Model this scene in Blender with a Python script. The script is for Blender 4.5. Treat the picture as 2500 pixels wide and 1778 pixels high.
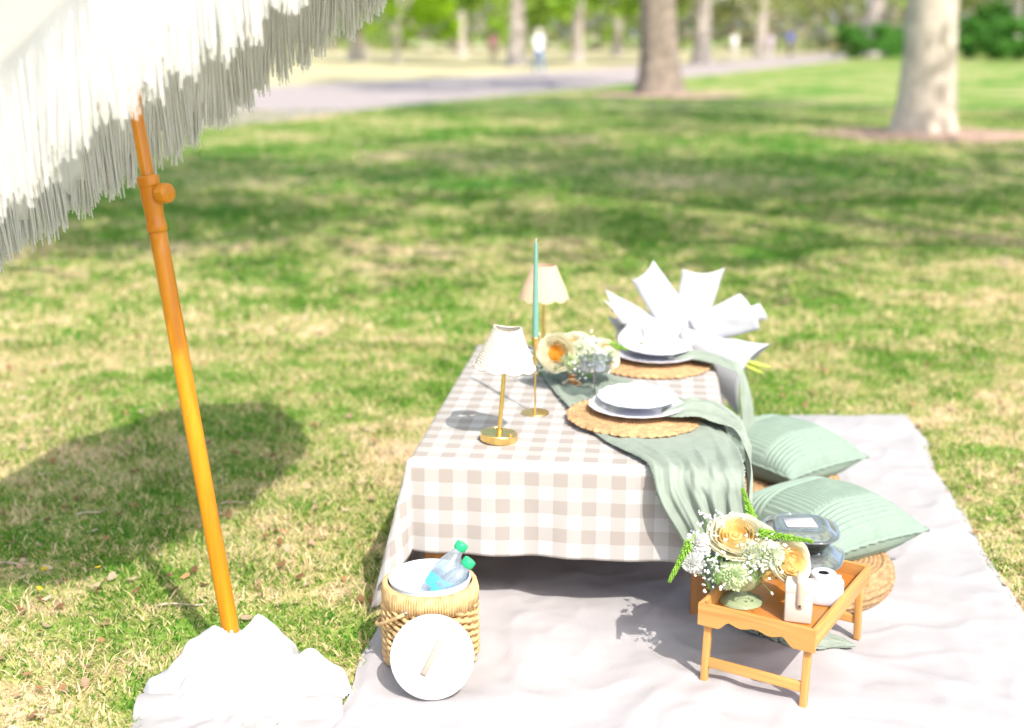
import bpy, bmesh, math, random
import numpy as np
from mathutils import Vector, Matrix, Euler, noise
for o in list(bpy.data.objects): bpy.data.objects.remove(o)
R = math.radians; PI = math.pi
SC = bpy.context.scene; COL = SC.collection
random.seed(7); RNG = np.random.default_rng(11)

# ---------------------------------------------------------------- camera
cd = bpy.data.cameras.new('camera'); cam = bpy.data.objects.new('camera', cd); COL.objects.link(cam)
cam.location = (0, 0, 1.5); cam.rotation_euler = (R(90 - 14.6), 0, 0)
cd.sensor_width = 36; cd.lens = 36 * 3100 / 2500; cd.clip_start = .05; cd.clip_end = 900
cd.dof.use_dof = True; cd.dof.focus_distance = 3.08; cd.dof.aperture_fstop = 1.55
SC.camera = cam
# ---------------------------------------------------------------- sky, sun, exposure
SUN_FROM = Vector((.40, -.80, 1)).normalized()
w = bpy.data.worlds.new('World'); SC.world = w; w.use_nodes = True
nt = w.node_tree; bg = nt.nodes['Background']; sky = nt.nodes.new('ShaderNodeTexSky')
sky.sky_type = 'NISHITA'; sky.sun_disc = False; sky.dust_density = 2.6; sky.ozone_density = 1.0
sky.sun_elevation = math.asin(SUN_FROM.z); sky.sun_rotation = math.atan2(SUN_FROM.x, SUN_FROM.y)
nt.links.new(sky.outputs[0], bg.inputs[0]); bg.inputs[1].default_value = .15
sd = bpy.data.lights.new('sun', 'SUN'); sun = bpy.data.objects.new('sun', sd); COL.objects.link(sun)
sd.energy = 2.5; sd.angle = R(.5); sd.color = (1, .95, .88)
sun.rotation_euler = SUN_FROM.to_track_quat('Z', 'Y').to_euler(); sun.location = (4, -6, 12)
SC.view_settings.view_transform = 'Standard'; SC.view_settings.look = 'None'
SC.view_settings.exposure = 1.2; SC.view_settings.gamma = 1
SC.render.resolution_x = 1024; SC.render.resolution_y = 728

# ---------------------------------------------------------------- object helpers
def link(name, data, parent=None, loc=(0, 0, 0), rot=(0, 0, 0)):
    o = bpy.data.objects.new(name, data); COL.objects.link(o)
    o.location = loc; o.rotation_euler = rot
    if parent is not None: o.parent = parent
    return o
def tag(o, label, cat, group=None, kind=None):
    if label: o['label'] = label
    if cat: o['category'] = cat
    if group: o['group'] = group
    if kind: o['kind'] = kind
    return o
def thing(name, label, cat, loc=(0, 0, 0), rot=(0, 0, 0), group=None):
    return tag(link(name, None, None, loc, rot), label, cat, group)
def mesh(vf, mats, smooth=True, sharp=None, name='mesh'):
    v, f = vf[0], vf[1]
    me = bpy.data.meshes.new(name); me.from_pydata([tuple(x) for x in v], [], f); 
    if not isinstance(mats, (list, tuple)): mats = [mats]
    for m in mats: me.materials.append(m)
    if len(vf) > 2 and vf[2] is not None:
        uvl = me.uv_layers.new(name='UVMap'); idx = np.zeros(len(me.loops), dtype=np.int32)
        me.loops.foreach_get('vertex_index', idx)
        uvl.data.foreach_set('uv', np.asarray(vf[2], dtype=np.float32)[idx].ravel())
    if smooth:
        me.polygons.foreach_set('use_smooth', [True] * len(me.polygons))
        if sharp: me.set_sharp_from_angle(angle=R(sharp))
    me.update(); return me
def part(name, vf, mats, parent=None, loc=(0, 0, 0), rot=(0, 0, 0), smooth=True, sharp=None):
    return link(name, mesh(vf, mats, smooth, sharp, name), parent, loc, rot)
def copy_tree(o, parent=None):
    c = o.copy(); COL.objects.link(c); c.parent = parent
    for ch in list(o.children): copy_tree(ch, c)
    return c
def grid(fn, nu, nv, cu=False, uv=False):
    v = []; uvs = []
    for j in range(nv + 1):
        for i in range(nu if cu else nu + 1):
            v.append(fn(i / nu, j / nv)); uvs.append((i / nu, j / nv))
    n = nu if cu else nu + 1; f = []
    for j in range(nv):
        for i in range(nu):
            a = j * n + i; b = j * n + (i + 1) % n if cu else a + 1
            f.append((a, b, b + n if not cu or (i + 1) < nu else (j + 1) * n, a + n))
    return (v, f, uvs) if uv else (v, f)
def lathe(prof, seg=40, mod=None):
    def fn(u, v):
        k = min(int(round(v * (len(prof) - 1))), len(prof) - 1); r, z = prof[k]; t = 2 * PI * u
        if mod: r, z = mod(r, z, t, k)
        return (r * math.cos(t), r * math.sin(t), z)
    return grid(fn, seg, len(prof) - 1, True)
def smoothprof(pts, n=6):
    out = []
    for i in range(len(pts) - 1):
        p0 = pts[max(i - 1, 0)]; p1 = pts[i]; p2 = pts[i + 1]; p3 = pts[min(i + 2, len(pts) - 1)]
        for k in range(n):
            t = k / n
            out.append(tuple(.5 * (2 * b + (c - a) * t + (2 * a - 5 * b + 4 * c - d) * t * t + (3 * b - a - 3 * c + d) * t ** 3) for a, b, c, d in zip(p0, p1, p2, p3)))
    out.append(tuple(pts[-1])); return out
def tube(pts, rad, seg=8, closed=False, cap=True):
    pts = [Vector(p) for p in pts]; n = len(pts)
    rads = rad if isinstance(rad, (list, tuple)) else [rad] * n
    v = []; f = []; nrm = None
    for i, p in enumerate(pts):
        if closed: t = pts[(i + 1) % n] - pts[i - 1]
        else: t = pts[min(i + 1, n - 1)] - pts[max(i - 1, 0)]
        t.normalize()
        if nrm is None: nrm = t.orthogonal().normalized() if abs(t.z) > .9 or not closed else Vector((0, 0, 1))
        nrm = (nrm - t * nrm.dot(t)).normalized(); bn = t.cross(nrm)
        for k in range(seg):
            a = 2 * PI * k / seg; v.append(p + (nrm * math.cos(a) + bn * math.sin(a)) * rads[i])
    for i in range(n if closed else n - 1):
        a = i * seg; b = ((i + 1) % n) * seg
        for k in range(seg): f.append((a + k, a + (k + 1) % seg, b + (k + 1) % seg, b + k))
    if cap and not closed:
        f.append(tuple(range(seg))[::-1]); f.append(tuple(range((n - 1) * seg, n * seg)))
    return v, f
def box(sx, sy, sz, bev=.003, seg=2, c=(0, 0, 0)):
    bm = bmesh.new(); bmesh.ops.create_cube(bm, size=1)
    for vv in bm.verts: vv.co = Vector((vv.co.x * sx, vv.co.y * sy, vv.co.z * sz))
    if bev: bmesh.ops.bevel(bm, geom=bm.edges[:], offset=bev, segments=seg, affect='EDGES', profile=.5)
    bm.verts.ensure_lookup_table(); bm.verts.index_update()
    r = ([vv.co + Vector(c) for vv in bm.verts], [tuple(x.index for x in ff.verts) for ff in bm.faces]); bm.free(); return r
def join(*ms):
    v = []; f = []
    for m in ms:
        o = len(v); v += [tuple(x) for x in m[0]]; f += [tuple(i + o for i in q) for q in m[1]]
    return v, f
def xf(m, loc=(0, 0, 0), rot=None, s=1):
    M = Matrix.Translation(loc) @ (rot.to_matrix().to_4x4() if rot is not None else Matrix()) @ Matrix.Diagonal((s, s, s, 1)) if not isinstance(s, tuple) else Matrix.Translation(loc) @ (rot.to_matrix().to_4x4() if rot is not None else Matrix()) @ Matrix.Diagonal((*s, 1))
    return [M @ Vector(p) for p in m[0]], m[1]
def aim(d): return Vector(d).to_track_quat('Z', 'Y').to_euler()
def fbm(x, y, z=0, o=4):
    return noise.fractal(Vector((x, y, z)), 1.0, 2.0, o)
def solid(o, t, off=0):
    m = o.modifiers.new('thickness', 'SOLIDIFY'); m.thickness = t; m.offset = off; return o

# ---------------------------------------------------------------- materials
MATS = {}
def mat(name, col, rough=.6, metal=0, var=0, scale=20, bump=0, bscale=60, trans=0, sss=0, coat=0, spec=.4, tcol=None):
    if name in MATS: return MATS[name]
    m = bpy.data.materials.new(name); m.use_nodes = True; t = m.node_tree; b = t.nodes['Principled BSDF']
    b.inputs['Roughness'].default_value = rough; b.inputs['Metallic'].default_value = metal
    b.inputs['Specular IOR Level'].default_value = spec
    b.inputs['Base Color'].default_value = (*col, 1)
    if coat: b.inputs['Coat Weight'].default_value = coat
    if sss:
        b.inputs['Subsurface Weight'].default_value = sss; b.inputs['Subsurface Radius'].default_value = (.01, .008, .005)
    tc = t.nodes.new('ShaderNodeTexCoord')
    if var:
        n = t.nodes.new('ShaderNodeTexNoise'); n.inputs['Scale'].default_value = scale; n.inputs['Detail'].default_value = 6
        t.links.new(tc.outputs['Object'], n.inputs['Vector'])
        r = t.nodes.new('ShaderNodeValToRGB'); r.color_ramp.elements[0].position = .32; r.color_ramp.elements[1].position = .68
        r.color_ramp.elements[0].color = (*[c * (1 - var) for c in col], 1); r.color_ramp.elements[1].color = (*[min(1, c * (1 + var * .6)) for c in col], 1)
        t.links.new(n.outputs[0], r.inputs[0]); t.links.new(r.outputs[0], b.inputs['Base Color'])
    if bump:
        n2 = t.nodes.new('ShaderNodeTexNoise'); n2.inputs['Scale'].default_value = bscale; n2.inputs['Detail'].default_value = 4
        t.links.new(tc.outputs['Object'], n2.inputs['Vector'])
        bp = t.nodes.new('ShaderNodeBump'); bp.inputs['Strength'].default_value = bump; bp.inputs['Distance'].default_value = .01
        t.links.new(n2.outputs[0], bp.inputs['Height']); t.links.new(bp.outputs[0], b.inputs['Normal'])
    if trans:
        tr = t.nodes.new('ShaderNodeBsdfTranslucent'); tr.inputs[0].default_value = (*(tcol or col), 1)
        mx = t.nodes.new('ShaderNodeMixShader'); mx.inputs[0].default_value = trans
        out = t.nodes['Material Output']
        t.links.new(b.outputs[0], mx.inputs[1]); t.links.new(tr.outputs[0], mx.inputs[2]); t.links.new(mx.outputs[0], out.inputs[0])
    MATS[name] = m; return m
def attr_mat(name, attr='tint', rough=.7, trans=.3, spec=.2):
    m = bpy.data.materials.new(name); m.use_nodes = True; t = m.node_tree; b = t.nodes['Principled BSDF']
    a = t.nodes.new('ShaderNodeAttribute'); a.attribute_name = attr
    b.inputs['Roughness'].default_value = rough; b.inputs['Specular IOR Level'].default_value = spec
    t.links.new(a.outputs['Color'], b.inputs['Base Color'])
    tr = t.nodes.new('ShaderNodeBsdfTranslucent'); t.links.new(a.outputs['Color'], tr.inputs[0])
    mx = t.nodes.new('ShaderNodeMixShader'); mx.inputs[0].default_value = trans
    t.links.new(b.outputs[0], mx.inputs[1]); t.links.new(tr.outputs[0], mx.inputs[2]); t.links.new(mx.outputs[0], t.nodes['Material Output'].inputs[0])
    return m
def wood_mat(name, c1, c2, scale=1.0, axis=0, rough=.45):
    m = bpy.data.materials.new(name); m.use_nodes = True; t = m.node_tree; b = t.nodes['Principled BSDF']
    tc = t.nodes.new('ShaderNodeTexCoord'); mp = t.nodes.new('ShaderNodeMapping')
    s = [55 * scale] * 3; s[axis] = 4 * scale; mp.inputs['Scale'].default_value = s
    n = t.nodes.new('ShaderNodeTexNoise'); n.inputs['Scale'].default_value = 1; n.inputs['Detail'].default_value = 5; n.inputs['Distortion'].default_value = .6
    r = t.nodes.new('ShaderNodeValToRGB'); r.color_ramp.elements[0].color = (*c1, 1); r.color_ramp.elements[1].color = (*c2, 1)
    r.color_ramp.elements[0].position = .3; r.color_ramp.elements[1].position = .7
    t.links.new(tc.outputs['Object'], mp.inputs[0]); t.links.new(mp.outputs[0], n.inputs[0]); t.links.new(n.outputs[0], r.inputs[0])
    t.links.new(r.outputs[0], b.inputs['Base Color']); b.inputs['Roughness'].default_value = rough
    return m
def clear_mat(name, tint=(1, 1, 1), gloss=.12, rough=.03, body=0, bodycol=(.8, .85, .9)):
    m = bpy.data.materials.new(name); m.use_nodes = True; t = m.node_tree; out = t.nodes['Material Output']
    t.nodes.remove(t.nodes['Principled BSDF'])
    tr = t.nodes.new('ShaderNodeBsdfTransparent'); tr.inputs[0].default_value = (*tint, 1)
    gl = t.nodes.new('ShaderNodeBsdfGlossy'); gl.inputs['Roughness'].default_value = rough
    lw = t.nodes.new('ShaderNodeLayerWeight'); lw.inputs[0].default_value = .35
    mr = t.nodes.new('ShaderNodeMapRange'); mr.inputs[3].default_value = gloss * .4; mr.inputs[4].default_value = min(1, gloss * 5)
    mx = t.nodes.new('ShaderNodeMixShader'); t.links.new(lw.outputs['Facing'], mr.inputs[0]); t.links.new(mr.outputs[0], mx.inputs[0])
    t.links.new(tr.outputs[0], mx.inputs[1]); t.links.new(gl.outputs[0], mx.inputs[2])
    if body:
        df = t.nodes.new('ShaderNodeBsdfDiffuse'); df.inputs[0].default_value = (*bodycol, 1)
        m2 = t.nodes.new('ShaderNodeMixShader'); m2.inputs[0].default_value = body
        t.links.new(mx.outputs[0], m2.inputs[1]); t.links.new(df.outputs[0], m2.inputs[2]); mx = m2
    t.links.new(mx.outputs[0], out.inputs[0]); return m

def patch_nodes(t):
    """dry / green / bare patches of the lawn, the same function for soil and for blades"""
    g = t.nodes.new('ShaderNodeNewGeometry'); sp = t.nodes.new('ShaderNodeSeparateXYZ'); cb = t.nodes.new('ShaderNodeCombineXYZ')
    t.links.new(g.outputs['Position'], sp.inputs[0]); t.links.new(sp.outputs[0], cb.inputs[0]); t.links.new(sp.outputs[1], cb.inputs[1])
    acc = None
    for sc, wt, de in ((.42, .42, 2), (1.5, .38, 3), (5.5, .34, 3)):
        n = t.nodes.new('ShaderNodeTexNoise'); n.inputs['Scale'].default_value = sc; n.inputs['Detail'].default_value = de
        t.links.new(cb.outputs[0], n.inputs['Vector'])
        m = t.nodes.new('ShaderNodeMath'); m.operation = 'MULTIPLY_ADD'; m.inputs[1].default_value = wt
        t.links.new(n.outputs[0], m.inputs[0])
        if acc is None: m.inputs[2].default_value = -.07
        else: t.links.new(acc.outputs[0], m.inputs[2])
        acc = m
    mr = t.nodes.new('ShaderNodeMapRange'); mr.inputs[1].default_value = 4.5; mr.inputs[2].default_value = 11; mr.inputs[3].default_value = .008; mr.inputs[4].default_value = -.05
    t.links.new(sp.outputs[1], mr.inputs[0]); ad = t.nodes.new('ShaderNodeMath'); t.links.new(acc.outputs[0], ad.inputs[0]); t.links.new(mr.outputs[0], ad.inputs[1])
    return ad, cb
def lawn_mat(name, blades):
    m = bpy.data.materials.new(name); m.use_nodes = True; t = m.node_tree; b = t.nodes['Principled BSDF']
    acc, cb = patch_nodes(t)
    if blades:
        a = t.nodes.new('ShaderNodeAttribute'); a.attribute_name = 'rnd'
        m2 = t.nodes.new('ShaderNodeMath'); m2.operation = 'MULTIPLY_ADD'; m2.inputs[1].default_value = .34; 
        sb = t.nodes.new('ShaderNodeMath'); sb.operation = 'SUBTRACT'; sb.inputs[1].default_value = .17
        t.links.new(acc.outputs[0], sb.inputs[0])
        t.links.new(a.outputs['Fac'], m2.inputs[0]); t.links.new(sb.outputs[0], m2.inputs[2]); acc = m2
    r = t.nodes.new('ShaderNodeValToRGB'); e = r.color_ramp.elements
    if blades: cols = ((.33, (.05, .19, .012)), (.43, (.135, .29, .028)), (.50, (.36, .40, .10)), (.56, (.72, .57, .31)), (.69, (.84, .66, .45)))
    else: cols = ((.33, (.07, .19, .02)), (.43, (.16, .27, .04)), (.50, (.33, .34, .11)), (.56, (.52, .41, .23)), (.69, (.58, .44, .30)))
    e[0].position, e[0].color = cols[0][0], (*cols[0][1], 1); e[1].position, e[1].color = cols[-1][0], (*cols[-1][1], 1)
    for p_, c_ in cols[1:-1]:
        q = e.new(p_); q.color = (*c_, 1)
    t.links.new(acc.outputs[0], r.inputs[0]); t.links.new(r.outputs[0], b.inputs['Base Color'])
    b.inputs['Roughness'].default_value = .8; b.inputs['Specular IOR Level'].default_value = .15
    if blades:
        tr = t.nodes.new('ShaderNodeBsdfTranslucent'); t.links.new(r.outputs[0], tr.inputs[0])
        mx = t.nodes.new('ShaderNodeMixShader'); mx.inputs[0].default_value = .35
        t.links.new(b.outputs[0], mx.inputs[1]); t.links.new(tr.outputs[0], mx.inputs[2]); t.links.new(mx.outputs[0], t.nodes['Material Output'].inputs[0])
    else:
        n = t.nodes.new('ShaderNodeTexNoise'); n.inputs['Scale'].default_value = 14; n.inputs['Detail'].default_value = 6
        t.links.new(cb.outputs[0], n.inputs['Vector'])
        bp = t.nodes.new('ShaderNodeBump'); bp.inputs['Strength'].default_value = .8; bp.inputs['Distance'].default_value = .05
        t.links.new(n.outputs[0], bp.inputs['Height']); t.links.new(bp.outputs[0], b.inputs['Normal'])
    return m

M_white = mat('white_paint', (.82, .82, .82), .4)
M_gold = mat('brushed_gold', (.86, .60, .22), .28, 1, .12, 40)
M_rosegold = mat('rose_gold', (.82, .50, .28), .3, 1)
M_leafg = mat('leaf_green', (.10, .30, .03), .5, trans=.25, var=.35, scale=30)

# ================================================================ SETTING
def strip(pl, pr, z=.004):
    v = [(*a, z) for a in pl] + [(*a, z) for a in pr]; n = len(pl)
    return v, [(i, i + n, i + n + 1, i + 1) for i in range(n - 1)]
def densify(pts, n=8): return smoothprof(pts, n)

lawn = part('lawn', ([(-260, -120, 0), (260, -120, 0), (260, 420, 0), (-260, 420, 0)], [(0, 1, 2, 3)]), lawn_mat('lawn_soil', False)); tag(lawn, 'dry green park lawn', None, kind='structure')
M_path = mat('path_asphalt', (0.38, 0.32, 0.29), .85, var=.12, scale=3, bump=.3, bscale=30)
pth = part('path', strip(densify([(-13, 4), (-4.6, 21.8), (-2.2, 28.2), (3.1, 38.9), (12, 59), (24, 86), (44, 128)]),
                         densify([(-21, 10), (-11, 29), (-7.5, 36.8), (-3.2, 43.5), (5.0, 60), (17, 84), (36, 126)])), M_path)
tag(pth, 'wide pinkish grey park path', None, kind='structure')

M_dry = mat('dry_turf', (.50, .44, .24), .95, var=.3, scale=.6, bump=.4, bscale=12)
fe = densify([(-21, 10), (-11, 29), (-7.5, 36.8), (-3.2, 43.5), (5.0, 60), (17, 84), (36, 126)])
tag(part('dry_verge', strip(fe, [(a - 40 - .3 * b, b + 45 + .4 * b) for a, b in fe], .002), M_dry), 'dry bare ground beyond the path', None, kind='structure')
# ---- grass blades
def blanket_xy(u, v):
    fl = Vector((-.44, 2.25)); fr = Vector((1.24, 2.25)); br = Vector((1.59, 4.90)); bl = Vector((-.12, 4.82))
    return (fl * (1 - u) + fr * u) * (1 - v) + (bl * (1 - u) + br * u) * v
def in_blanket(x, y):
    v = (y - 2.25) / 2.62; xl = -.44 + .32 * v; xr = 1.24 + .35 * v
    return (v > -.02) & (v < .995) & (x > xl + .02) & (x < xr - .02)
def blades(n, y0, y1, hw0, hw1, hmin, hmax, wid, flat, bias=1.0, clump=True):
    t = RNG.random(n) ** bias; y = y0 + (y1 - y0) * t
    x = (RNG.random(n) * 2 - 1) * (hw0 + (hw1 - hw0) * (y - y0) / (y1 - y0))
    k = ~in_blanket(x, y); x = x[k]; y = y[k]; n = len(x)
    if clump:
        cn = np.sin(x * 9.1 + 2.2 * np.sin(y * 5.3)) * np.sin(y * 8.3 + 1.7 * np.sin(x * 6.1)) * .5 + .5
        cn = .55 + .9 * cn
    else: cn = np.ones(n)
    h = (hmin + (hmax - hmin) * RNG.random(n) ** 1.8) * cn; a = RNG.random(n) * 2 * PI
    lean = (flat + (1 - flat) * RNG.random(n)) * 1.25; b = RNG.random(n) * 2 * PI
    wd = wid * (.6 + .8 * RNG.random(n))
    ca, sa = np.cos(a) * wd * .5, np.sin(a) * wd * .5
    lx, ly = np.cos(b) * np.sin(lean) * h, np.sin(b) * np.sin(lean) * h; lz = np.cos(lean) * h
    z0 = np.full(n, -.002)
    P0 = np.stack([x - ca, y - sa, z0], 1); P1 = np.stack([x + ca, y + sa, z0], 1)
    mx, my, mz = x + lx * .42, y + ly * .42, lz * .62
    P2 = np.stack([mx + ca * .75, my + sa * .75, mz], 1); P3 = np.stack([mx - ca * .75, my - sa * .75, mz], 1)
    P4 = np.stack([x + lx * 1.05, y + ly * 1.05, np.maximum(lz * .97, .004)], 1)
    return np.stack([P0, P1, P2, P3, P4], 1), np.repeat(RNG.random(n), 5)
sets = [blades(300000, 2.2, 6.2, 2.3, 3.4, .010, .042, .0042, .45, 1.15),
        blades(170000, 6.0, 12.5, 3.4, 5.8, .012, .05, .0085, .42, .95),
        blades(90000, 12.3, 26, 6.0, 11, .015, .055, .018, .4, .9)]
V = np.concatenate([s[0] for s in sets]).astype(np.float32); rnd = np.concatenate([s[1] for s in sets]).astype(np.float32)
nb = len(V); me = bpy.data.meshes.new('grass'); me.vertices.add(nb * 5); me.vertices.foreach_set('co', V.ravel())
base = np.arange(nb)[:, None] * 5
li = np.concatenate([base + np.array([[0, 1, 2, 3]]), base + np.array([[3, 2, 4]])], 1).astype(np.int32).ravel()
me.loops.add(nb * 7); me.loops.foreach_set('vertex_index', li); me.polygons.add(nb * 2)
ls = np.stack([np.arange(nb) * 7, np.arange(nb) * 7 + 4], 1).ravel().astype(np.int32)
me.polygons.foreach_set('loop_start', ls); me.polygons.foreach_set('loop_total', np.tile(np.array([4, 3], dtype=np.int32), nb))
me.update(calc_edges=True); at = me.attributes.new('rnd', 'FLOAT', 'POINT'); at.data.foreach_set('value', rnd)
me.materials.append(lawn_mat('grass_blade', True)); gr = link('grass', me)
tag(gr, 'short mown grass, partly dried to straw', 'grass', kind='stuff')

# ---- fallen leaves and dandelions (uncountable litter)
def litter(n, fn):
    vs = []; fs = []; cs = []
    for i in range(n):
        p, size, c, tilt = fn(i)
        a = random.random() * 2 * PI; e = Euler((random.uniform(-tilt, tilt), random.uniform(-tilt, tilt), a)).to_matrix()
        o = len(vs); cur = random.uniform(.1, .35)
        for q in ((-.5, 0, cur * .5), (-.2, -.33, .05), (0, 0, 0), (-.2, .33, .08), (.25, -.26, cur * .4), (.25, .28, cur * .3), (.6, 0, cur)):
            vs.append(tuple(Vector(p) + e @ (Vector(q) * size))); cs.append((*c, 1))
        fs += [(o, o + 1, o + 2), (o, o + 2, o + 3), (o + 1, o + 4, o + 2), (o + 2, o + 5, o + 3), (o + 2, o + 4, o + 6), (o + 2, o + 6, o + 5)]
    return vs, fs, cs
def color_mesh(d, m, name):
    me = mesh((d[0], d[1]), m, smooth=False, name=name)
    a = me.color_attributes.new('tint', 'FLOAT_COLOR', 'POINT'); a.data.foreach_set('color', np.array(d[2], dtype=np.float32).ravel()); return me
LC = [(.34, .19, .09), (.46, .30, .17), (.26, .14, .07), (.55, .41, .27), (.50, .32, .22), (.22, .13, .06), (.60, .47, .32), (.44, .26, .12)]
def leaf_fn(i):
    while True:
        y = 2.3 + 13 * random.random() ** 1.7; x = random.uniform(-1, 1) * (1.2 + .5 * y)
        if not bool(in_blanket(np.array([x]), np.array([y]))[0]): break
    if abs(x + .63) < .35 and abs(y - 2.65) < .4: x -= 1.0
    c = random.choice(LC); k = random.uniform(.7, 1.15)
    return (x, y, random.uniform(.008, .022)), random.uniform(.012, .036), [q * k for q in c], .5
M_tint = attr_mat('litter_tint')
tag(link('leaf_litter', color_mesh(litter(4200, leaf_fn), M_tint, 'leaf_litter')), 'small dry brown leaves strewn over the lawn', 'leaves', kind='stuff')
def dand_fn(i):
    while True:
        y = 2.6 + 14 * random.random() ** 1.3; x = random.uniform(-1, 1) * (1.2 + .5 * y)
        if not bool(in_blanket(np.array([x]), np.array([y]))[0]): break
    return (x, y, random.uniform(.03, .05)), random.uniform(.014, .024), (.66, .46, .03), .3
tag(link('dandelion_flowers', color_mesh(litter(110, dand_fn), M_tint, 'dandelions')), 'tiny yellow dandelion heads scattered in the grass', 'dandelions', kind='stuff')
M_stick = mat('bare_stick', (.46, .37, .27), .8, var=.3, scale=60)
for (x, y, a, l, lab) in ((-.906, 3.914, .35, .10, 'short pale stick on the grass just right of the orange pole'),
                          (-.89, 3.145, .12, .13, 'pale stick lying between the pole and its shadow'),
                          (-1.352, 3.823, .5, .09, 'thin pale stick in the canopy shadow on the lawn'),
                          (-1.45, 3.42, .1, .10, 'stick at the left edge of the picture on the lawn')):
    n = 7; pts = [(l * (i / (n - 1) - .5), .004 * math.sin(i * 1.1), .012 + .003 * math.sin(i * .9)) for i in range(n)]
    tag(part('twig', tube(pts, [.0036 * (1 - .4 * i / n) for i in range(n)], 6), M_stick, None, (x, y, 0), (0, 0, a)), lab, 'twig', 'sticks on the lawn')

# ---- trees
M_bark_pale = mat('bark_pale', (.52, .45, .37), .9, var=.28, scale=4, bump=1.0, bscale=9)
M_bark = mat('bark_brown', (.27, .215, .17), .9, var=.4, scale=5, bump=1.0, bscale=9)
M_bark_far = mat('bark_far', (.50, .43, .38), .9, var=.3, scale=3)
def trunk_mesh(r, h, flare=1.5, lean=(0, 0), seg=22, seed=0, limbs=4, limb_h=.5):
    nz = 22
    def fn(u, v):
        z = h * v ** 1.3; a = 2 * PI * u
        rr = r * (1 - .45 * v) * (1 + (flare - 1) * math.exp(-z / (r * 1.1)) * (.75 + .35 * math.cos(5 * a + seed)))
        rr *= 1 + .09 * noise.noise(Vector((math.cos(a) * 2 + seed, math.sin(a) * 2, z * .8))) + .03 * noise.noise(Vector((math.cos(a) * 7, math.sin(a) * 7 + seed, z * 2)))
        return (rr * math.cos(a) + lean[0] * v * v, rr * math.sin(a) + lean[1] * v * v, z - .03)
    ms = [grid(fn, seg, nz, True)]
    rr = random.Random(seed)
    for k in range(limbs):
        v = limb_h + (1 - limb_h) * k / max(limbs, 1); z = h * v ** 1.3; a = rr.random() * 2 * PI + k * 2.4; L = h * rr.uniform(.35, .55)
        p0 = Vector((lean[0] * v * v, lean[1] * v * v, z)); d = Vector((math.cos(a), math.sin(a), .9)).normalized()
        pts = [p0 + d * L * t + Vector((0, 0, .12 * L * t * t)) + Vector((noise.noise(Vector((t * 3, k, seed))), noise.noise(Vector((t * 3, k + 9, seed))), 0)) * .12 * L * t for t in (0, .25, .5, .75, 1)]
        ms.append(tube(pts, [r * .42 * (1 - .8 * t) for t in (0, .25, .5, .75, 1)], 7))
    return join(*ms)
def crown_mesh(n, rx, rz, size, seed, cols, clumps=26, fill=.75, drop=0):
    rr = np.random.default_rng(seed)
    th = rr.random(clumps) * 2 * PI; ph = np.arccos(rr.random(clumps) * 1.7 - .85); rad = .45 + .55 * rr.random(clumps) ** .5
    C = np.stack([np.cos(th) * np.sin(ph) * rx * rad, np.sin(th) * np.sin(ph) * rx * rad, np.cos(ph) * rz * rad], 1)
    cr = rx * (.18 + .18 * rr.random(clumps))
    ci = rr.integers(0, clumps, n); off = rr.normal(size=(n, 3)); off /= np.linalg.norm(off, axis=1)[:, None]
    off *= (rr.random(n) ** fill)[:, None] * cr[ci][:, None]; off[:, 2] *= .8
    Pp = C[ci] + off
    if drop: Pp[:, 2] -= drop * rr.random(n) ** 2
    a = rr.normal(size=(n, 3)); a /= np.linalg.norm(a, axis=1)[:, None]; b = np.cross(a, rr.normal(size=(n, 3))); b /= np.linalg.norm(b, axis=1)[:, None]
    s = size * (.6 + .8 * rr.random(n))[:, None]
    Vv = np.stack([Pp - a * s * .6, Pp - b * s * .33, Pp + a * s * .6, Pp + b * s * .33], 1).reshape(-1, 3).astype(np.float32)
    me = bpy.data.meshes.new('crown'); me.vertices.add(n * 4); me.vertices.foreach_set('co', Vv.ravel())
    me.loops.add(n * 4); me.loops.foreach_set('vertex_index', np.arange(n * 4, dtype=np.int32)); me.polygons.add(n)
    me.polygons.foreach_set('loop_start', np.arange(n, dtype=np.int32) * 4); me.polygons.foreach_set('loop_total', np.full(n, 4, dtype=np.int32))
    me.update(calc_edges=True)
    cc = np.array(cols)[rr.integers(0, len(cols), n)] * (.75 + .5 * rr.random(n))[:, None]; cc = np.concatenate([cc, np.ones((n, 1))], 1)
    at = me.color_attributes.new('tint', 'FLOAT_COLOR', 'POINT'); at.data.foreach_set('color', np.repeat(cc, 4, 0).astype(np.float32).ravel())
    me.materials.append(M_leafcard); return me
M_leafcard = attr_mat('foliage', trans=.45, rough=.55)
G_SPRING = [(.24, .40, .04), (.30, .46, .05), (.19, .36, .05), (.36, .46, .10)]
G_OLIVE = [(.30, .34, .11), (.26, .32, .10), (.36, .36, .15)]
G_DEEP = [(.07, .22, .03), (.12, .30, .05), (.15, .36, .06)]
CR_BIG = crown_mesh(5200, 4.3, 3.0, .20, 1, G_SPRING, 34, .5)
CR_BIG2 = crown_mesh(5200, 4.6, 3.0, .20, 2, G_SPRING, 30, .5)
CR_FAR = [crown_mesh(3600, 4.2, 3.4, .30, 3, G_SPRING, 26, .6), crown_mesh(3600, 4.2, 3.4, .30, 4, G_OLIVE, 26, .6), crown_mesh(3600, 4.0, 3.0, .30, 5, [(.32, .52, .02), (.38, .56, .03), (.26, .46, .02)], 24, .6)]
SHRUB = crown_mesh(2600, 1.0, .8, .14, 6, G_DEEP, 22, .6)
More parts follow.
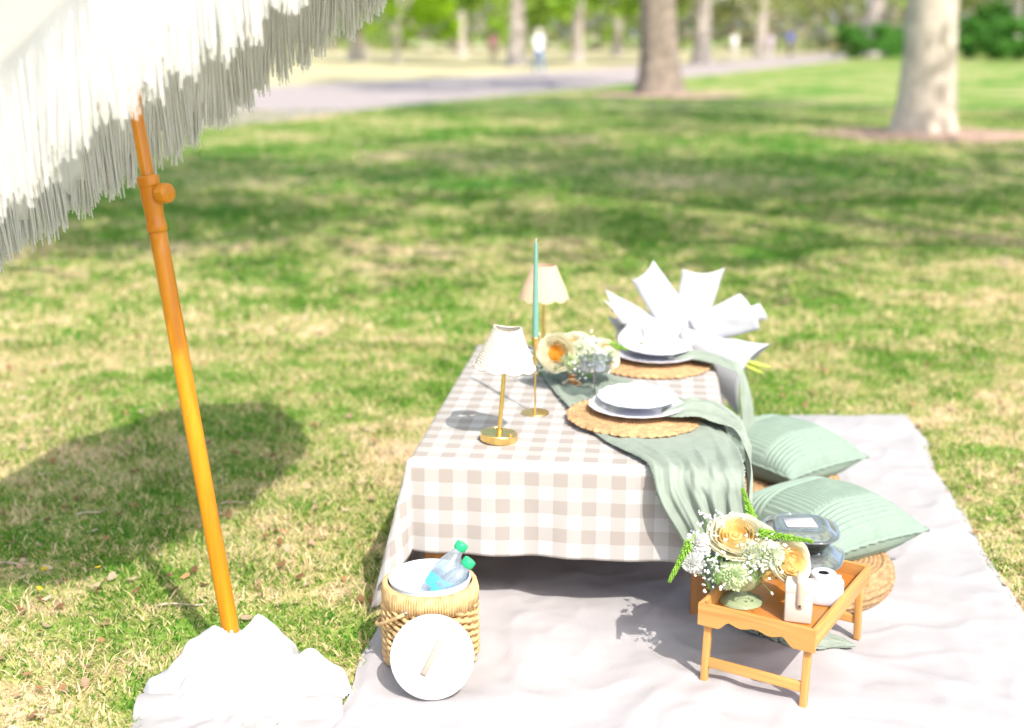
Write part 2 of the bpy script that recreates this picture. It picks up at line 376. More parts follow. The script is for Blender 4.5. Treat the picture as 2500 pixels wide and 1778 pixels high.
def tree(label, loc, r, h, crown, cz, cs=1.0, bark=M_bark_far, lean=(0, 0), flare=1.5, seed=0, group=None, limb_h=.5, rot=0):
    t = thing('park_tree', label, 'tree', (*loc, 0), group=group)
    part('trunk', trunk_mesh(r, h, flare, lean, seed=seed, limb_h=limb_h), bark, t)
    c = link('crown', crown, t, (lean[0], lean[1], cz), (0, 0, rot)); c.scale = (cs, cs, cs); return t
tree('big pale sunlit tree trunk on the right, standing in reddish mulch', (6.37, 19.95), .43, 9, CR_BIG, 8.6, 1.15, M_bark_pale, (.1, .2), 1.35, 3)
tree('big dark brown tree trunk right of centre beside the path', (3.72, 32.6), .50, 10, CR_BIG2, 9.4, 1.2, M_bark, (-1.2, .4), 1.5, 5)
far_trees = [  # label, x, y, r, h, crown idx, crown z, scale, lean
    ('leaning grey brown tree at the far left, just right of the parasol fringe', (885, 72), .46, 9, 0, 5.6, 1.25, (-1.2, 0)),
    ('small tree with a bright lime green low crown across the path', (978, 70), .16, 5, 2, 3.3, .72, (.3, 0)),
    ('pale wide trunk directly left of the walker in white', (1262, 62), .42, 9, 0, 5.6, 1.15, (.2, 0)),
    ('pale slim trunk right of the walker in white', (1405, 68), .34, 9, 0, 5.2, 1.1, (.3, .2)),
    ('pale trunk just right of the big dark brown tree', (1700, 66), .42, 9, 1, 6.0, 1.1, (.1, 0)),
    ('slim olive leaved tree behind the walker in blue', (1838, 84), .36, 9, 1, 5.6, 1.2, (.4, 0)),
    ('broad grey trunk between the walkers and the big pale tree', (2100, 96), .75, 11, 1, 8.2, 1.4, (1.5, 0)),
    ('tree with olive crown behind the dark shrubs at the right edge', (2440, 88), .4, 9, 1, 5.8, 1.3, (0, 0)),
    ('bright green tree hanging low in the top middle of the background', (1130, 84), .3, 8, 2, 4.6, 1.15, (0, 0)),
    ('spring green tree filling the gap left of the dark brown trunk', (1500, 88), .35, 8, 2, 4.7, 1.2, (0, 0))]
for i, (lab, (px, D), r, h, ci, cz, cs, ln) in enumerate(far_trees):
    X = (px - 1250) / 3100 * D * 1.0
    tree(lab, (X, D), r, h, CR_FAR[ci], cz, cs, M_bark_far, ln, 1.6, 20 + i, 'trees beyond the path', rot=i * 1.3)
for i, (x, y, s, cz, cm, ln) in enumerate(((6.6, 5.6, 1.0, 8.0, CR_BIG, (-2.6, .4)), (8.8, 9.6, 1.05, 8.4, CR_BIG2, (-2.4, 0)), (-4.6, 5.2, .95, 8.2, CR_BIG, (2.2, .6)), (17.5, 15, 1.1, 8.6, CR_BIG, (0, 0)), (-7.5, 10.5, .9, 8.8, CR_BIG2, (1.5, 0)))):
    tree(('leafy park tree standing right of the picnic, its crown shading the lawn', 'leafy park tree to the right beyond the picnic', 'leafy park tree left behind the parasol', 'leafy park tree right of the big pale trunk', 'leafy park tree left of the lawn')[i],
         (x, y), .34, 8, cm, cz, s, M_bark, ln, 1.5, 60 + i, 'trees around the picnic', rot=i * 1.9)
for i, (px, D, s, lab) in enumerate(((2090, 80, 1.7, 'rounded green shrub left of the big pale trunk'), (2150, 84, 1.5, 'green shrub half hidden by the big pale trunk'), (2390, 78, 2.1, 'dark green shrub right of the big pale trunk'), (2480, 74, 1.9, 'green shrub at the right edge of the background'), (2420, 92, 3.0, 'tall green bush behind the shrubs on the right'))):
    t = thing('garden_shrub', lab, 'shrub', ((px - 1250) / 3100 * D, D, 0), group='shrubs beyond the lawn')
    c = link('crown', SHRUB, t, (0, 0, .62 * s), (0, 0, i)); c.scale = (s * 1.25, s, s * .85)
    part('stem', tube([(0, 0, -.02), (.05, 0, .3 * s), (0, .05, .7 * s)], [.05, .04, .02], 6), M_bark, t)
rr = np.random.default_rng(44); n = 15000
wood = crown_mesh(10, 1, 1, .1, 9, G_OLIVE); bpy.data.meshes.remove(wood)
def woods():
    n = 16000; X = rr.uniform(-75, 95, n); Y = 112 + rr.uniform(0, 16, n) ; Z = 11 * rr.random(n) ** .8
    Pp = np.stack([X, Y, Z], 1); a = rr.normal(size=(n, 3)); a /= np.linalg.norm(a, axis=1)[:, None]; b = np.cross(a, rr.normal(size=(n, 3))); b /= np.linalg.norm(b, axis=1)[:, None]
    s = 1.0 * (.6 + .8 * rr.random(n))[:, None]
    Vv = np.stack([Pp - a * s * .6, Pp - b * s * .4, Pp + a * s * .6, Pp + b * s * .4], 1).reshape(-1, 3)
    cols = np.array([(.34, .38, .16), (.44, .40, .30), (.30, .42, .10), (.40, .36, .28)])[rr.integers(0, 4, n)]
    me = bpy.data.meshes.new('woods'); me.from_pydata(Vv.tolist(), [], np.arange(n * 4).reshape(n, 4).tolist())
    at = me.color_attributes.new('tint', 'FLOAT_COLOR', 'POINT'); at.data.foreach_set('color', np.repeat(np.concatenate([cols, np.ones((n, 1))], 1), 4, 0).astype(np.float32).ravel())
    me.materials.append(M_leafcard); return me
tag(link('distant_woods', woods()), 'far line of trees closing the park', 'woods', kind='stuff')
# mulch rings
M_mulch = mat('mulch', (0.48, 0.31, 0.23), .95, var=.4, scale=8, bump=.8, bscale=40)
for (x, y, rad, lab) in ((6.45, 19.7, 1.75, 'reddish mulch ring round the big pale trunk'), (3.8, 32.4, 1.9, 'reddish mulch ring round the dark brown trunk')):
    v = [(0, 0, .05)]; n = 48
    for k in range(n):
        a = 2 * PI * k / n; q = rad * (1 + .16 * noise.noise(Vector((math.cos(a) * 2, math.sin(a) * 2, x)))); v.append((q * math.cos(a), q * .8 * math.sin(a), .006))
    tag(part('mulch_ring', (v, [(0, 1 + k, 1 + (k + 1) % n) for k in range(n)]), M_mulch, None, (x, y, 0)), lab, 'mulch', kind='stuff')

# ---- far park furniture
bn = thing('litter_bin', 'teal green litter bin right of the big pale trunk', 'bin', ((2332 - 1250) / 3100 * 80, 80, 0))
M_teal = mat('teal_paint', (.03, .16, .15), .5)
part('body', lathe(smoothprof([(.22, 0), (.26, .1), (.29, .8), (.3, 1.05)], 3), 24), M_teal, bn)
part('lid', lathe([(.31, 1.05), (.31, 1.1), (.24, 1.25), (.1, 1.33), (0, 1.34)], 24), M_teal, bn)
part('base', lathe([(.3, 0), (.3, .05), (.2, .06)], 24), mat('dark_base', (.03, .03, .03)), bn)
be = thing('park_bench', 'small brown park bench far off left of the big pale trunk', 'bench', ((2035 - 1250) / 3100 * 86, 86, 0))
M_bw = wood_mat('bench_wood', (.22, .09, .06), (.32, .14, .09))
for k in range(4): part('seat_slat', box(1.5, .1, .04, .008), M_bw, be, (0, -.2 + .13 * k, .45))
for k in range(3): part('back_slat', box(1.5, .035, .11, .008), M_bw, be, (0, .27 + .03 * k, .58 + .15 * k), (R(-10), 0, 0))
for sx in (-.6, .6): part('leg', join(box(.06, .5, .05, .005, c=(0, 0, .42)), box(.06, .05, .44, .005, c=(0, -.2, .21)), box(.06, .05, .95, .005, c=(0, .3, .47))), mat('iron', (.03, .03, .03), .5), be, (sx, 0, 0))

# ---- people on the path
def person(label, loc, rotz, hgt, top, bottom, hair, skin=(.48, .30, .22), walk=0.0, longhair=False):
    t = thing('person', label, 'person', (*loc, 0), (0, 0, rotz)); s = hgt / 1.7
    J = {'pel': (0, 0, .94), 'wst': (0, -.01, 1.08), 'chs': (0, 0, 1.27), 'nkb': (0, .01, 1.43), 'nk': (0, -.005, 1.5), 'hd': (0, -.02, 1.58), 'top': (0, -.01, 1.665)}
    r = {'pel': (.15, .11), 'wst': (.13, .095), 'chs': (.155, .105), 'nkb': (.075, .06), 'nk': (.05, .05), 'hd': (.075, .09), 'top': (.055, .065)}
    ed = [('pel', 'wst'), ('wst', 'chs'), ('chs', 'nkb'), ('nkb', 'nk'), ('nk', 'hd'), ('hd', 'top')]
    for q, sx in (('L', -1), ('R', 1)):
        wk = walk * sx
        J.update({'sh' + q: (sx * .16, 0, 1.385), 'el' + q: (sx * .225, .02 + .10 * wk, 1.13), 'wr' + q: (sx * .235, -.07 + .22 * wk, .91), 'ha' + q: (sx * .23, -.10 + .25 * wk, .84),
                  'hp' + q: (sx * .085, 0, .86), 'kn' + q: (sx * .095, -.03 - .22 * wk, .50), 'an' + q: (sx * .095, .03 - .34 * wk + (.06 if wk < 0 else 0), .09 + (.05 if wk < 0 else 0)), 'to' + q: (sx * .105, -.11 - .34 * wk, .045 + (.02 if wk < 0 else 0))})
        r.update({'sh' + q: (.062, .06), 'el' + q: (.043, .043), 'wr' + q: (.028, .03), 'ha' + q: (.022, .04), 'hp' + q: (.09, .095), 'kn' + q: (.058, .06), 'an' + q: (.04, .045), 'to' + q: (.04, .03)})
        ed += [('chs', 'sh' + q), ('sh' + q, 'el' + q), ('el' + q, 'wr' + q), ('wr' + q, 'ha' + q), ('pel', 'hp' + q), ('hp' + q, 'kn' + q), ('kn' + q, 'an' + q), ('an' + q, 'to' + q)]
    ks = list(J); me = bpy.data.meshes.new('skel'); me.from_pydata([J[k] for k in ks], [(ks.index(a), ks.index(b)) for a, b in ed], [])
    tmp = link('tmp', me); tmp.modifiers.new('s', 'SKIN'); tmp.modifiers.new('b', 'SUBSURF').levels = 2
    for i, k in enumerate(ks):
        sv = me.skin_vertices[0].data[i]; sv.radius = r[k]; sv.use_root = k == 'pel'
    bpy.context.view_layer.update(); dg = bpy.context.evaluated_depsgraph_get()
    em = bpy.data.meshes.new_from_object(tmp.evaluated_get(dg)); bpy.data.objects.remove(tmp)
    v = [tuple(x.co) for x in em.vertices]; f = [tuple(p.vertices) for p in em.polygons]; nbody = len(f)
    ex = []
    for q, sx in (('L', -1), ('R', 1)):
        h0 = Vector(J['ha' + q])
        for k in range(4):
            b = h0 + Vector((0, -.032 + .021 * k, -.005)); ln = (.06, .068, .065, .05)[k]
            ex.append(tube([b, b + Vector((-sx * .006, -.004, -ln * .55)), b + Vector((-sx * .018, -.006, -ln))], [.009, .0085, .006], 5))
        b = Vector(J['wr' + q]) + Vector((0, -.03, -.02)); ex.append(tube([b, b + Vector((-sx * .01, -.025, -.03)), b + Vector((-sx * .015, -.03, -.06))], [.011, .01, .007], 5))
    ex.append(xf(lathe(smoothprof([(0, -.02), (.012, -.015), (.01, .01), (0, .02)], 3), 8), (0, -.108, 1.585)))
    for sx in (-1, 1): ex.append(xf(lathe(smoothprof([(0, -.03), (.012, -.02), (.014, .015), (0, .03)], 3), 8), (sx * .077, 0, 1.585)))
    bd = join((v, f), *ex)
    m = mesh((bd[0], bd[1]), [mat('skin%.2f' % skin[0], skin, .6), mat('top_%d' % (hash(label) % 9999), top, .8), mat('trs_%d' % (hash(label) % 9999), bottom, .8), mat('shoe', (.5, .5, .5), .6)])
    for i, p in enumerate(m.polygons):
        c = p.center
        if i >= nbody or c.z > 1.44 or (abs(c.x) > .16 and c.z < 1.10 and c.z > .7): k = 0
        elif c.z > .93: k = 1
        elif c.z > .1: k = 2
        else: k = 3
        p.material_index = k
    b = link('body', m, t); b.scale = (s, s, s)
    def hf(u, vv):
        a = 2 * PI * u; ph = vv * 2.0; rr_ = 1.06 + .05 * noise.noise(Vector((math.cos(a) * 3, math.sin(a) * 3, vv * 4)))
        zz = math.cos(ph); front = max(0, -math.sin(a)) ; dn = -.12 * (1 if longhair else .35) * vv * vv * (1 - front)
        return (.082 * rr_ * math.sin(min(ph, 1.7)) * math.cos(a), .006 + .098 * rr_ * math.sin(min(ph, 1.7)) * math.sin(a) * (1 - .1 * front), 1.60 + .095 * rr_ * zz * (1 - .35 * front * vv) + dn)
    hb = part('hair', grid(hf, 20, 10, True), mat('hair_%d' % (hash(label) % 9999), hair, .7), t); hb.scale = (s, s, s)
    for sx in (-1, 1):
        e = part('eye', lathe(smoothprof([(0, -.008), (.008, 0), (0, .008)], 3), 8), mat('eye', (.05, .04, .03), .2), t, (sx * .03 * s, -.098 * s, 1.605 * s)); e.scale = (s, s, s)
    return t
person('person in a white top and blue jeans walking on the far path', (.96, 47.0), R(200), 1.68, (.85, .84, .82), (.13, .22, .38), (.75, .68, .55), walk=.55, longhair=True)
person('person in a pink top far off at the left of the background', (-.9, 64), R(20), 1.62, (.66, .26, .32), (.30, .22, .18), (.12, .08, .05), walk=.3)
person('person in a blue top and dark trousers far off at the right', (17.0, 80), R(-30), 1.8, (.09, .13, .42), (.14, .12, .11), (.10, .07, .05), walk=.4)
person('person in a pale lilac top beside the one in blue', (14.2, 72), R(-40), 1.62, (.60, .50, .58), (.62, .55, .55), (.30, .14, .08), walk=.4)
person('person all in white left of the pair on the path', (13.6, 80), R(10), 1.6, (.85, .84, .83), (.66, .62, .6), (.45, .33, .2), walk=.2)

# ================================================================ PARASOL
M_pole = wood_mat('varnished_wood', (.50, .155, .004), (.68, .27, .008), .5, 2, .3)
M_canopy = mat('canopy_cotton', (.92, .91, .88), .9, trans=.76)
um = thing('beach_parasol', 'tilted white parasol with long fringe on an orange wooden pole', 'parasol', (-.665, 2.797, 0))
B0 = Vector((0, 0, 0)); J1 = Vector((-.18, .103, 1.337)); d0 = (J1 - B0).normalized(); HUB = Vector((-.20, .22, 1.85))
knobz = .86 * 1.354
def along(s): return B0 + d0 * s
part('lower_pole', tube([along(.02 + .1 * k) for k in range(12)], .0205, 20), M_pole, um)
col_prof = smoothprof([(.0225, 0), (.0235, .012), (.021, .03), (.0225, .06), (.0235, .10), (.0245, .105), (.0245, .125), (.019, .128)], 4)
cz = 1.075
part('joint_collar', lathe(col_prof, 24), M_pole, um, tuple(along(cz)), aim(d0))
kn = part('clamp_knob', xf(lathe(smoothprof([(.006, 0), (.007, .022), (.018, .026), (.0225, .036), (.0225, .05), (.019, .058), (0, .060)], 4), 20), (0, 0, 0)), M_pole, um, tuple(along(cz + .085)), aim((.82, -.5, .12)))
up = [along(cz + .12), along(cz + .2), J1, J1.lerp(HUB, .5), HUB]
part('upper_pole', tube(up, .0155, 8), M_pole, um, sharp=20)
tl = R(34); ax = Vector((-math.sin(tl), 0, math.cos(tl))); e1 = ax.cross(Vector((0, 1, 0))).normalized(); e2 = ax.cross(e1)
RC, DC, NP = .78, .30, 8
def canopt(t, r):
    k = (t / (2 * PI) * NP) % 1.0; sag = 1 - .05 * math.sin(PI * k) * r
    rad = RC * r * sag; drop = DC * (r ** 1.45) + .012 * math.sin(PI * k) * r
    return HUB + (e1 * math.cos(t) + e2 * math.sin(t)) * rad - ax * drop
for k in range(NP):
    solid(part('canopy_panel', grid(lambda u, v, k=k: canopt((k + u) * 2 * PI / NP, .02 + .98 * v), 10, 14), M_canopy, um), .002)
    t = k * 2 * PI / NP
    part('rib', tube([canopt(t, q) - ax * .012 for q in (.03, .3, .6, .98)], .004, 6), M_pole, um)
part('finial', lathe(smoothprof([(.02, 0), (.022, .02), (.012, .03), (.016, .05), (0, .07)], 3), 16), M_pole, um, tuple(HUB), aim(ax))
fm = []
for k in range(3200):
    t = 2 * PI * (k + random.random() * .8) / 3200; p = canopt(t, 1.0)
    cl = .5 + .5 * math.sin(k * .12 + 1.5 * math.sin(k * .021)); L = .215 + .04 * cl + random.uniform(-.018, .018)
    if random.random() < .03: continue
    dx = random.gauss(0, .008) + .012 * math.sin(k * .041); dy = random.gauss(0, .006)
    fm.append(tube([p, p + Vector((dx * .3, dy * .3, -L * .35)), p + Vector((dx * .7, dy * .7, -L * .7)), p + Vector((dx, dy, -L))], [.0030, .0031, .0030, .0017], 3, cap=False))
M_fringe = mat('fringe_cotton', (.93, .92, .90), .9, trans=.5)
fr = part('fringe', join(*fm), M_fringe, um); fr['kind'] = 'stuff'
def bandf(u, v):
    p = canopt(2 * PI * u, 1.0); return p + Vector((0, 0, -(.165 + .014 * math.sin(u * 310 + 2 * math.sin(u * 97))) * v))
solid(part('fringe_band', grid(bandf, 420, 5, True), M_fringe, um), .0015)

# cloth heap round the parasol foot
M_heap = mat('white_cotton', (0.52, 0.515, 0.51), .9, bump=.15, bscale=90)
def heap(x, y):
    h = 0
    for (cx, cy, rx, ry, hh, a) in ((-.02, -.02, .125, .12, .098, 0), (.06, .03, .085, .08, .092, .4), (-.07, -.09, .12, .11, .07, .3), (.175, -.09, .115, .075, .062, -.35), (.03, -.17, .16, .10, .05, 0), (.13, -.20, .10, .06, .03, .2)):
        X = (x - cx) * math.cos(a) + (y - cy) * math.sin(a); Y = -(x - cx) * math.sin(a) + (y - cy) * math.cos(a)
        q = 1 - (X / rx) ** 2 - (Y / ry) ** 2
        if q > 0: h = max(h, hh * q ** .42)
    return h
def heapf(u, v):
    x = -.28 + .62 * u; y = -.40 + .56 * v
    a = math.atan2(y + .03, x); rr_ = math.hypot(x, y)
    h = heap(x + .012 * noise.noise(Vector((x * 14, y * 14, 2))), y + .012 * noise.noise(Vector((x * 14, y * 14, 5))))
    fold = 1 - abs(noise.noise(Vector((x * 9 + 3, y * 9, .5))))
    fold2 = math.sin(7 * a + 9 * rr_ + 3 * noise.noise(Vector((x * 6, y * 6, 9))))
    if h > 0: h += min(h, .06) * (.75 * (fold - .75) + .20 * fold2 + .25 * noise.noise(Vector((x * 22, y * 22, 1))))
    if h > 0: h += .005 * math.sin(15 * a + 4 * noise.noise(Vector((x * 7, y * 7, 3)))) * math.exp(-(rr_ / .10) ** 2) * min(1, rr_ / .03) - .012 * max(0, 1 - 5 * abs(noise.noise(Vector((x * 7 + 5, y * 7, 8))))) * min(1, h / .04)
    return (x, y, h)
hv, hfc = grid(heapf, 120, 110); keep = [q for q in hfc if max(hv[i][2] for i in q) > 0]
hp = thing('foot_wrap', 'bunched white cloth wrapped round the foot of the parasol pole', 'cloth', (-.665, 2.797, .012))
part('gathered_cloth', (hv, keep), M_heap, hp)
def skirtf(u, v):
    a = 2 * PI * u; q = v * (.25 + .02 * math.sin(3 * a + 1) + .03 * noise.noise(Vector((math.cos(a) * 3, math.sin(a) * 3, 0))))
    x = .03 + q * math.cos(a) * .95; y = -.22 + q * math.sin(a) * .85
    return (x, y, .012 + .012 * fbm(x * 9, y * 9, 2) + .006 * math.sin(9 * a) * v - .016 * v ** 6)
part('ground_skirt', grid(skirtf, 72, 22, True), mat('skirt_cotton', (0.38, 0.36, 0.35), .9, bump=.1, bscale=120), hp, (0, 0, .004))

# ================================================================ BLANKET
def cloth_fold(x, y):
    z = .014 * fbm(x * 2.2 + 4, y * 2.2, 1.3, 3) + .006 * fbm(x * 6, y * 6, 4, 3)
    for (ang, off, wd, hh, fr_) in ((.25, 1.05, .04, .014, 2.0), (-.35, .55, .05, .012, 1.6), (.9, 2.75, .035, .012, 2.2), (1.25, 3.3, .05, .011, 1.2), (.55, 2.2, .03, .011, 2.6), (-.12, 1.28, .03, .012, 1.9), (1.5, 2.62, .05, .012, 1.3), (.1, .2, .03, .009, 1.4), (-.6, -1.1, .04, .010, 2.0)):
        d = x * math.cos(ang) + y * math.sin(ang) - off + .10 * noise.noise(Vector((x * fr_, y * fr_, ang * 9)))
        m = max(0, .35 + noise.noise(Vector((x * 1.6 + 7 * ang, y * 1.6, 3 * ang))))
        z += hh * math.exp(-(d / wd) ** 2) * m
    z += .007 * max(0, 1 - 3.5 * abs(noise.noise(Vector((x * 2.6 + 1, y * 2.6, 11))))) ** 2 * max(0, .5 + noise.noise(Vector((x * 1.3, y * 1.3, 21)))) + .004 * max(0, 1 - 3 * abs(noise.noise(Vector((x * 6 + 1, y * 6, 15))))) ** 2
    return max(z, -.006)
def blf(u, v):
    p = blanket_xy(u, v); e = min(u, 1 - u, v, 1 - v)
    x = p.x + (.03 * fbm(v * 5, u * 5, 2) if e < .02 else .03 * fbm(v * 5, u * 5, 2) * max(0, 1 - e * 8)); y = p.y + .035 * fbm(u * 5 + 9, v * 4, 3) * max(0, 1 - e * 8)
    z = .020 + cloth_fold(x, y) * min(1, e * 14 + .5)
    if e < .006: z = .012
    return (x, y, max(z, .010))
M_blanket = mat('blanket_cotton', (0.405, 0.382, 0.383), .95, var=.05, scale=3, bump=.25, bscale=350)
bl = part('picnic_blanket', grid(blf, 170, 240), M_blanket); tag(bl, 'large wrinkled off white picnic blanket spread on the lawn', 'blanket')

# ================================================================ TABLE + CLOTH
TA = R(-6.6); TO = Vector((.1445, 3.086, 0)); TH = .428; TW, TL = .403, 1.25
def tloc(x, y, z=TH):
    """world point to table space"""
    d = Vector((x, y, 0)) - TO; c, s = math.cos(-TA), math.sin(-TA); return (d.x * c - d.y * s, d.x * s + d.y * c, z)
M_twood = wood_mat('table_wood', (.36, .15, .045), (.48, .22, .07), .6, 2)
tb = thing('picnic_table', 'low wooden picnic table hidden under the checked cloth', 'table', (TO.x, TO.y, 0), (0, 0, TA))
for k in range(6): part('plank', box(TW * 2 - .01, TL / 6 - .006, .022, .003), M_twood, tb, (0, TL / 6 * (k + .5), TH - .017))
for sx in (-1, 1):
    for sy in (0, 1): part('leg', box(.06, .045, TH - .03 - .02, .004), M_twood, tb, (sx * (TW - .05), .035 if not sy else TL - .05, (TH - .03) / 2 + .010))
    part('side_rail', box(.02, TL - .2, .05, .003), M_twood, tb, (sx * (TW - .05), TL / 2, TH - .06))
FO, LO, RO, BO = .252, .41, .20, .24
ZT = TH + .003
def draped(x, y):
    w = TW + .006; ox = -w - x if x < -w else (x - w if x > w else 0); sx = -1 if x < 0 else 1
    oy = -y if y < 0 else (y - TL if y > TL else 0); sy = -1 if y < TL / 2 else 1
    cx = max(-w, min(w, x)); cy = max(0, min(TL, y))
    zt = ZT + .0015 * noise.noise(Vector((x * 12, y * 12, 0))) + .0012
    if ox == 0 and oy == 0: return (x, y, zt)
    if ox and oy:
        rho = math.hypot(ox, oy); th = math.atan2(oy, ox); bul = math.sin(2 * th)
        mx = min(ox, oy) / max(ox, oy)
        dn = min(max(ox, oy) + .30 * min(ox, oy), .405)
        out = .010 + dn * (.05 + .26 * bul ** 1.5); dx, dy = sx * math.cos(th), sy * math.sin(th)
        px, py = cx + dx * out, cy + dy * out; d = dn
    else:
        d = ox or oy; alongc = y if ox else x
        wv = math.sin(alongc * 15 + 1.2 * math.sin(alongc * 6)) * .5 + .35 * math.sin(alongc * 37 + 2)
        out = .010 * min(1, d / .02) + d * (.055 + .05 * wv)
        px = cx + (sx * out if ox else 0); py = cy + (sy * out if oy else 0)
    r = .008; z = zt - (d if d > r else d * d / r * .5 + d * .5)
    if z < .030:
        ex = .030 - z; z = .030 + .004 * noise.noise(Vector((x * 30, y * 30, 3)))
        if ox: px += sx * ex * .45
        if oy: py += sy * ex * .45
    return (px, py, z)
CX0, CX1, CY0, CY1 = -TW - LO, TW + RO, -FO, TL + BO
def clf(u, v):
    x = CX0 + (CX1 - CX0) * u; y = CY0 + (CY1 - CY0) * v; return draped(x, y)
gv, gf, gu = grid(clf, 210, 250, uv=True)
gu = [(CX0 + (CX1 - CX0) * a, CY0 + (CY1 - CY0) * b) for a, b in gu]
def gingham():
    m = bpy.data.materials.new('gingham'); m.use_nodes = True; t = m.node_tree; b = t.nodes['Principled BSDF']; b.inputs['Roughness'].default_value = .9; b.inputs['Specular IOR Level'].default_value = .15
    uv = t.nodes.new('ShaderNodeUVMap'); sp = t.nodes.new('ShaderNodeSeparateXYZ'); t.links.new(uv.outputs[0], sp.inputs[0])
    def stripe(o, ph):
        a = t.nodes.new('ShaderNodeMath'); a.operation = 'MULTIPLY_ADD'; a.inputs[1].default_value = 1 / .0745; a.inputs[2].default_value = ph; t.links.new(o, a.inputs[0])
        f = t.nodes.new('ShaderNodeMath'); f.operation = 'FRACT'; t.links.new(a.outputs[0], f.inputs[0])
        g = t.nodes.new('ShaderNodeMath'); g.operation = 'GREATER_THAN'; g.inputs[1].default_value = .5; t.links.new(f.outputs[0], g.inputs[0]); return g
    s1, s2 = stripe(sp.outputs[0], 10.0), stripe(sp.outputs[1], 10.3)
    ad = t.nodes.new('ShaderNodeMath'); t.links.new(s1.outputs[0], ad.inputs[0]); t.links.new(s2.outputs[0], ad.inputs[1])
    hv = t.nodes.new('ShaderNodeMath'); hv.operation = 'MULTIPLY'; hv.inputs[1].default_value = .5; t.links.new(ad.outputs[0], hv.inputs[0])
    r = t.nodes.new('ShaderNodeValToRGB'); r.color_ramp.interpolation = 'CONSTANT'; e = r.color_ramp.elements
    e[0].color = (.475, .458, .44, 1); e[1].position = .75; e[1].color = (.325, .288, .262, 1); q = e.new(.25); q.color = (.39, .366, .343, 1)
    t.links.new(hv.outputs[0], r.inputs[0])
    n = t.nodes.new('ShaderNodeTexNoise'); n.inputs['Scale'].default_value = 700; t.links.new(uv.outputs[0], n.inputs[0])
    mx = t.nodes.new('ShaderNodeMix'); mx.data_type = 'RGBA'; mx.blend_type = 'OVERLAY'; mx.inputs[0].default_value = .25
    t.links.new(r.outputs[0], mx.inputs[6]); t.links.new(n.outputs[0], mx.inputs[7]); t.links.new(mx.outputs[2], b.inputs['Base Color'])
    bp = t.nodes.new('ShaderNodeBump'); bp.inputs['Strength'].default_value = .15; bp.inputs['Distance'].default_value = .001; t.links.new(n.outputs[0], bp.inputs['Height']); t.links.new(bp.outputs[0], b.inputs['Normal'])
    return m
tc = part('tablecloth', (gv, gf, gu), gingham(), None, (TO.x, TO.y, 0), (0, 0, TA)); solid(tc, .001)
tag(tc, 'beige and white gingham tablecloth draped over the low table', 'tablecloth')
ZC = TH + .006   # top of the cloth

# ================================================================ GAUZE RUNNER AND NAPKINS
def gauze_mat():
    m = mat('sage_gauze', (0.33, 0.385, 0.318), .95, var=.10, scale=26, trans=.18, bump=.35, bscale=500); return m
M_gauze = gauze_mat()
def ribbon(rows, nu, nv, folds, amp, seed=0, zmin=None, tuckfn=None):
    """rows: list of (left point, right point, fold gain); rows are splined, folds run lengthwise"""
    L = smoothprof([r[0] for r in rows], nv); Rr = smoothprof([r[1] for r in rows], nv); G = smoothprof([(r[2],) for r in rows], nv); n = len(L) - 1
    def fn(u, v):
        i = min(int(round(v * n)), n); a = Vector(L[i]); b = Vector(Rr[i]); g = G[i][0]
        j = min(i + 1, n); k = max(i - 1, 0); tg = (Vector(L[j]) + Vector(Rr[j]) - Vector(L[k]) - Vector(Rr[k])).normalized()
        nr = (b - a).cross(tg).normalized()
        if nr.z < -.2 or (abs(nr.z) <= .2 and nr.y > 0): nr = -nr
        s = v * n / nv
        uu = u + .05 * math.sin(2 * s + seed + 5 * u) * (1 - abs(2 * u - 1))
        ph = folds * PI * uu + .9 * noise.noise(Vector((s * .8, seed, u * 2)))
        w = (.5 + .5 * math.sin(ph * 2)) ** 1.6 * (.6 + .6 * noise.noise(Vector((u * 5, s * .7 + seed, 2)))) + .45 * (.5 + noise.noise(Vector((u * 13, s * .45, seed + 4)))) + .22 * noise.noise(Vector((u * 28, s * .9, seed)))
        p = a.lerp(b, uu) + nr * (amp * g * max(w, .0))
        # ragged long edges
        if u < .001 or u > .999: p += (b - a).normalized() * (.006 * noise.noise(Vector((s * 9, seed, 7))))
        if zmin is not None: p.z = max(p.z, zmin(p) if callable(zmin) else zmin)
        return tuple(p)
    return grid(fn, nu, n)
zr = ZC + .005
rows = [((.05, 4.20, zr), (.24, 4.16, zr), .5), ((.085, 4.0, zr), (.27, 3.99, zr), .7), ((.125, 3.75, zr), (.40, 3.80, zr), .9), ((.165, 3.545, zr), (.505, 3.64, zr), .9), ((.205, 3.38, zr), (.565, 3.44, zr), .6),
        ((.255, 3.23, zr), (.60, 3.27, zr - .012), .9), ((.335, 3.075, zr + .001), (.590, 3.06, zr - .006), 1.0), ((.352, 3.028, zr - .018), (.582, 3.000, zr - .022), 1.1), ((.366, 3.005, .375), (.585, 2.985, .375), 1.5), ((.405, 2.995, .30), (.60, 2.975, .30), 1.8), ((.455, 2.985, .22), (.615, 2.965, .21), 2.0),
        ((.51, 2.975, .12), (.65, 2.955, .11), 2.0), ((.55, 2.965, .05), (.67, 2.93, .045), 1.5), ((.585, 2.945, .036), (.665, 2.865, .036), 2.0), ((.64, 2.955, .036), (.70, 2.845, .034), 2.4), ((.73, 2.925, .036), (.755, 2.83, .034), 2.4), ((.80, 2.90, .036), (.815, 2.845, .034), 1.4), ((.845, 2.872, .034), (.85, 2.862, .032), .3)]
def on_table(p):
    q = tloc(p.x, p.y); return ZC + .004 if abs(q[0]) < TW + .006 and 0 < q[1] < TL else -1
rn = part('table_runner', ribbon(rows, 60, 16, 5, .013, 1, zmin=on_table), M_gauze); solid(rn, .0012)
tag(rn, 'sage green gauze runner crossing the checked cloth and trailing to the blanket', 'table runner')
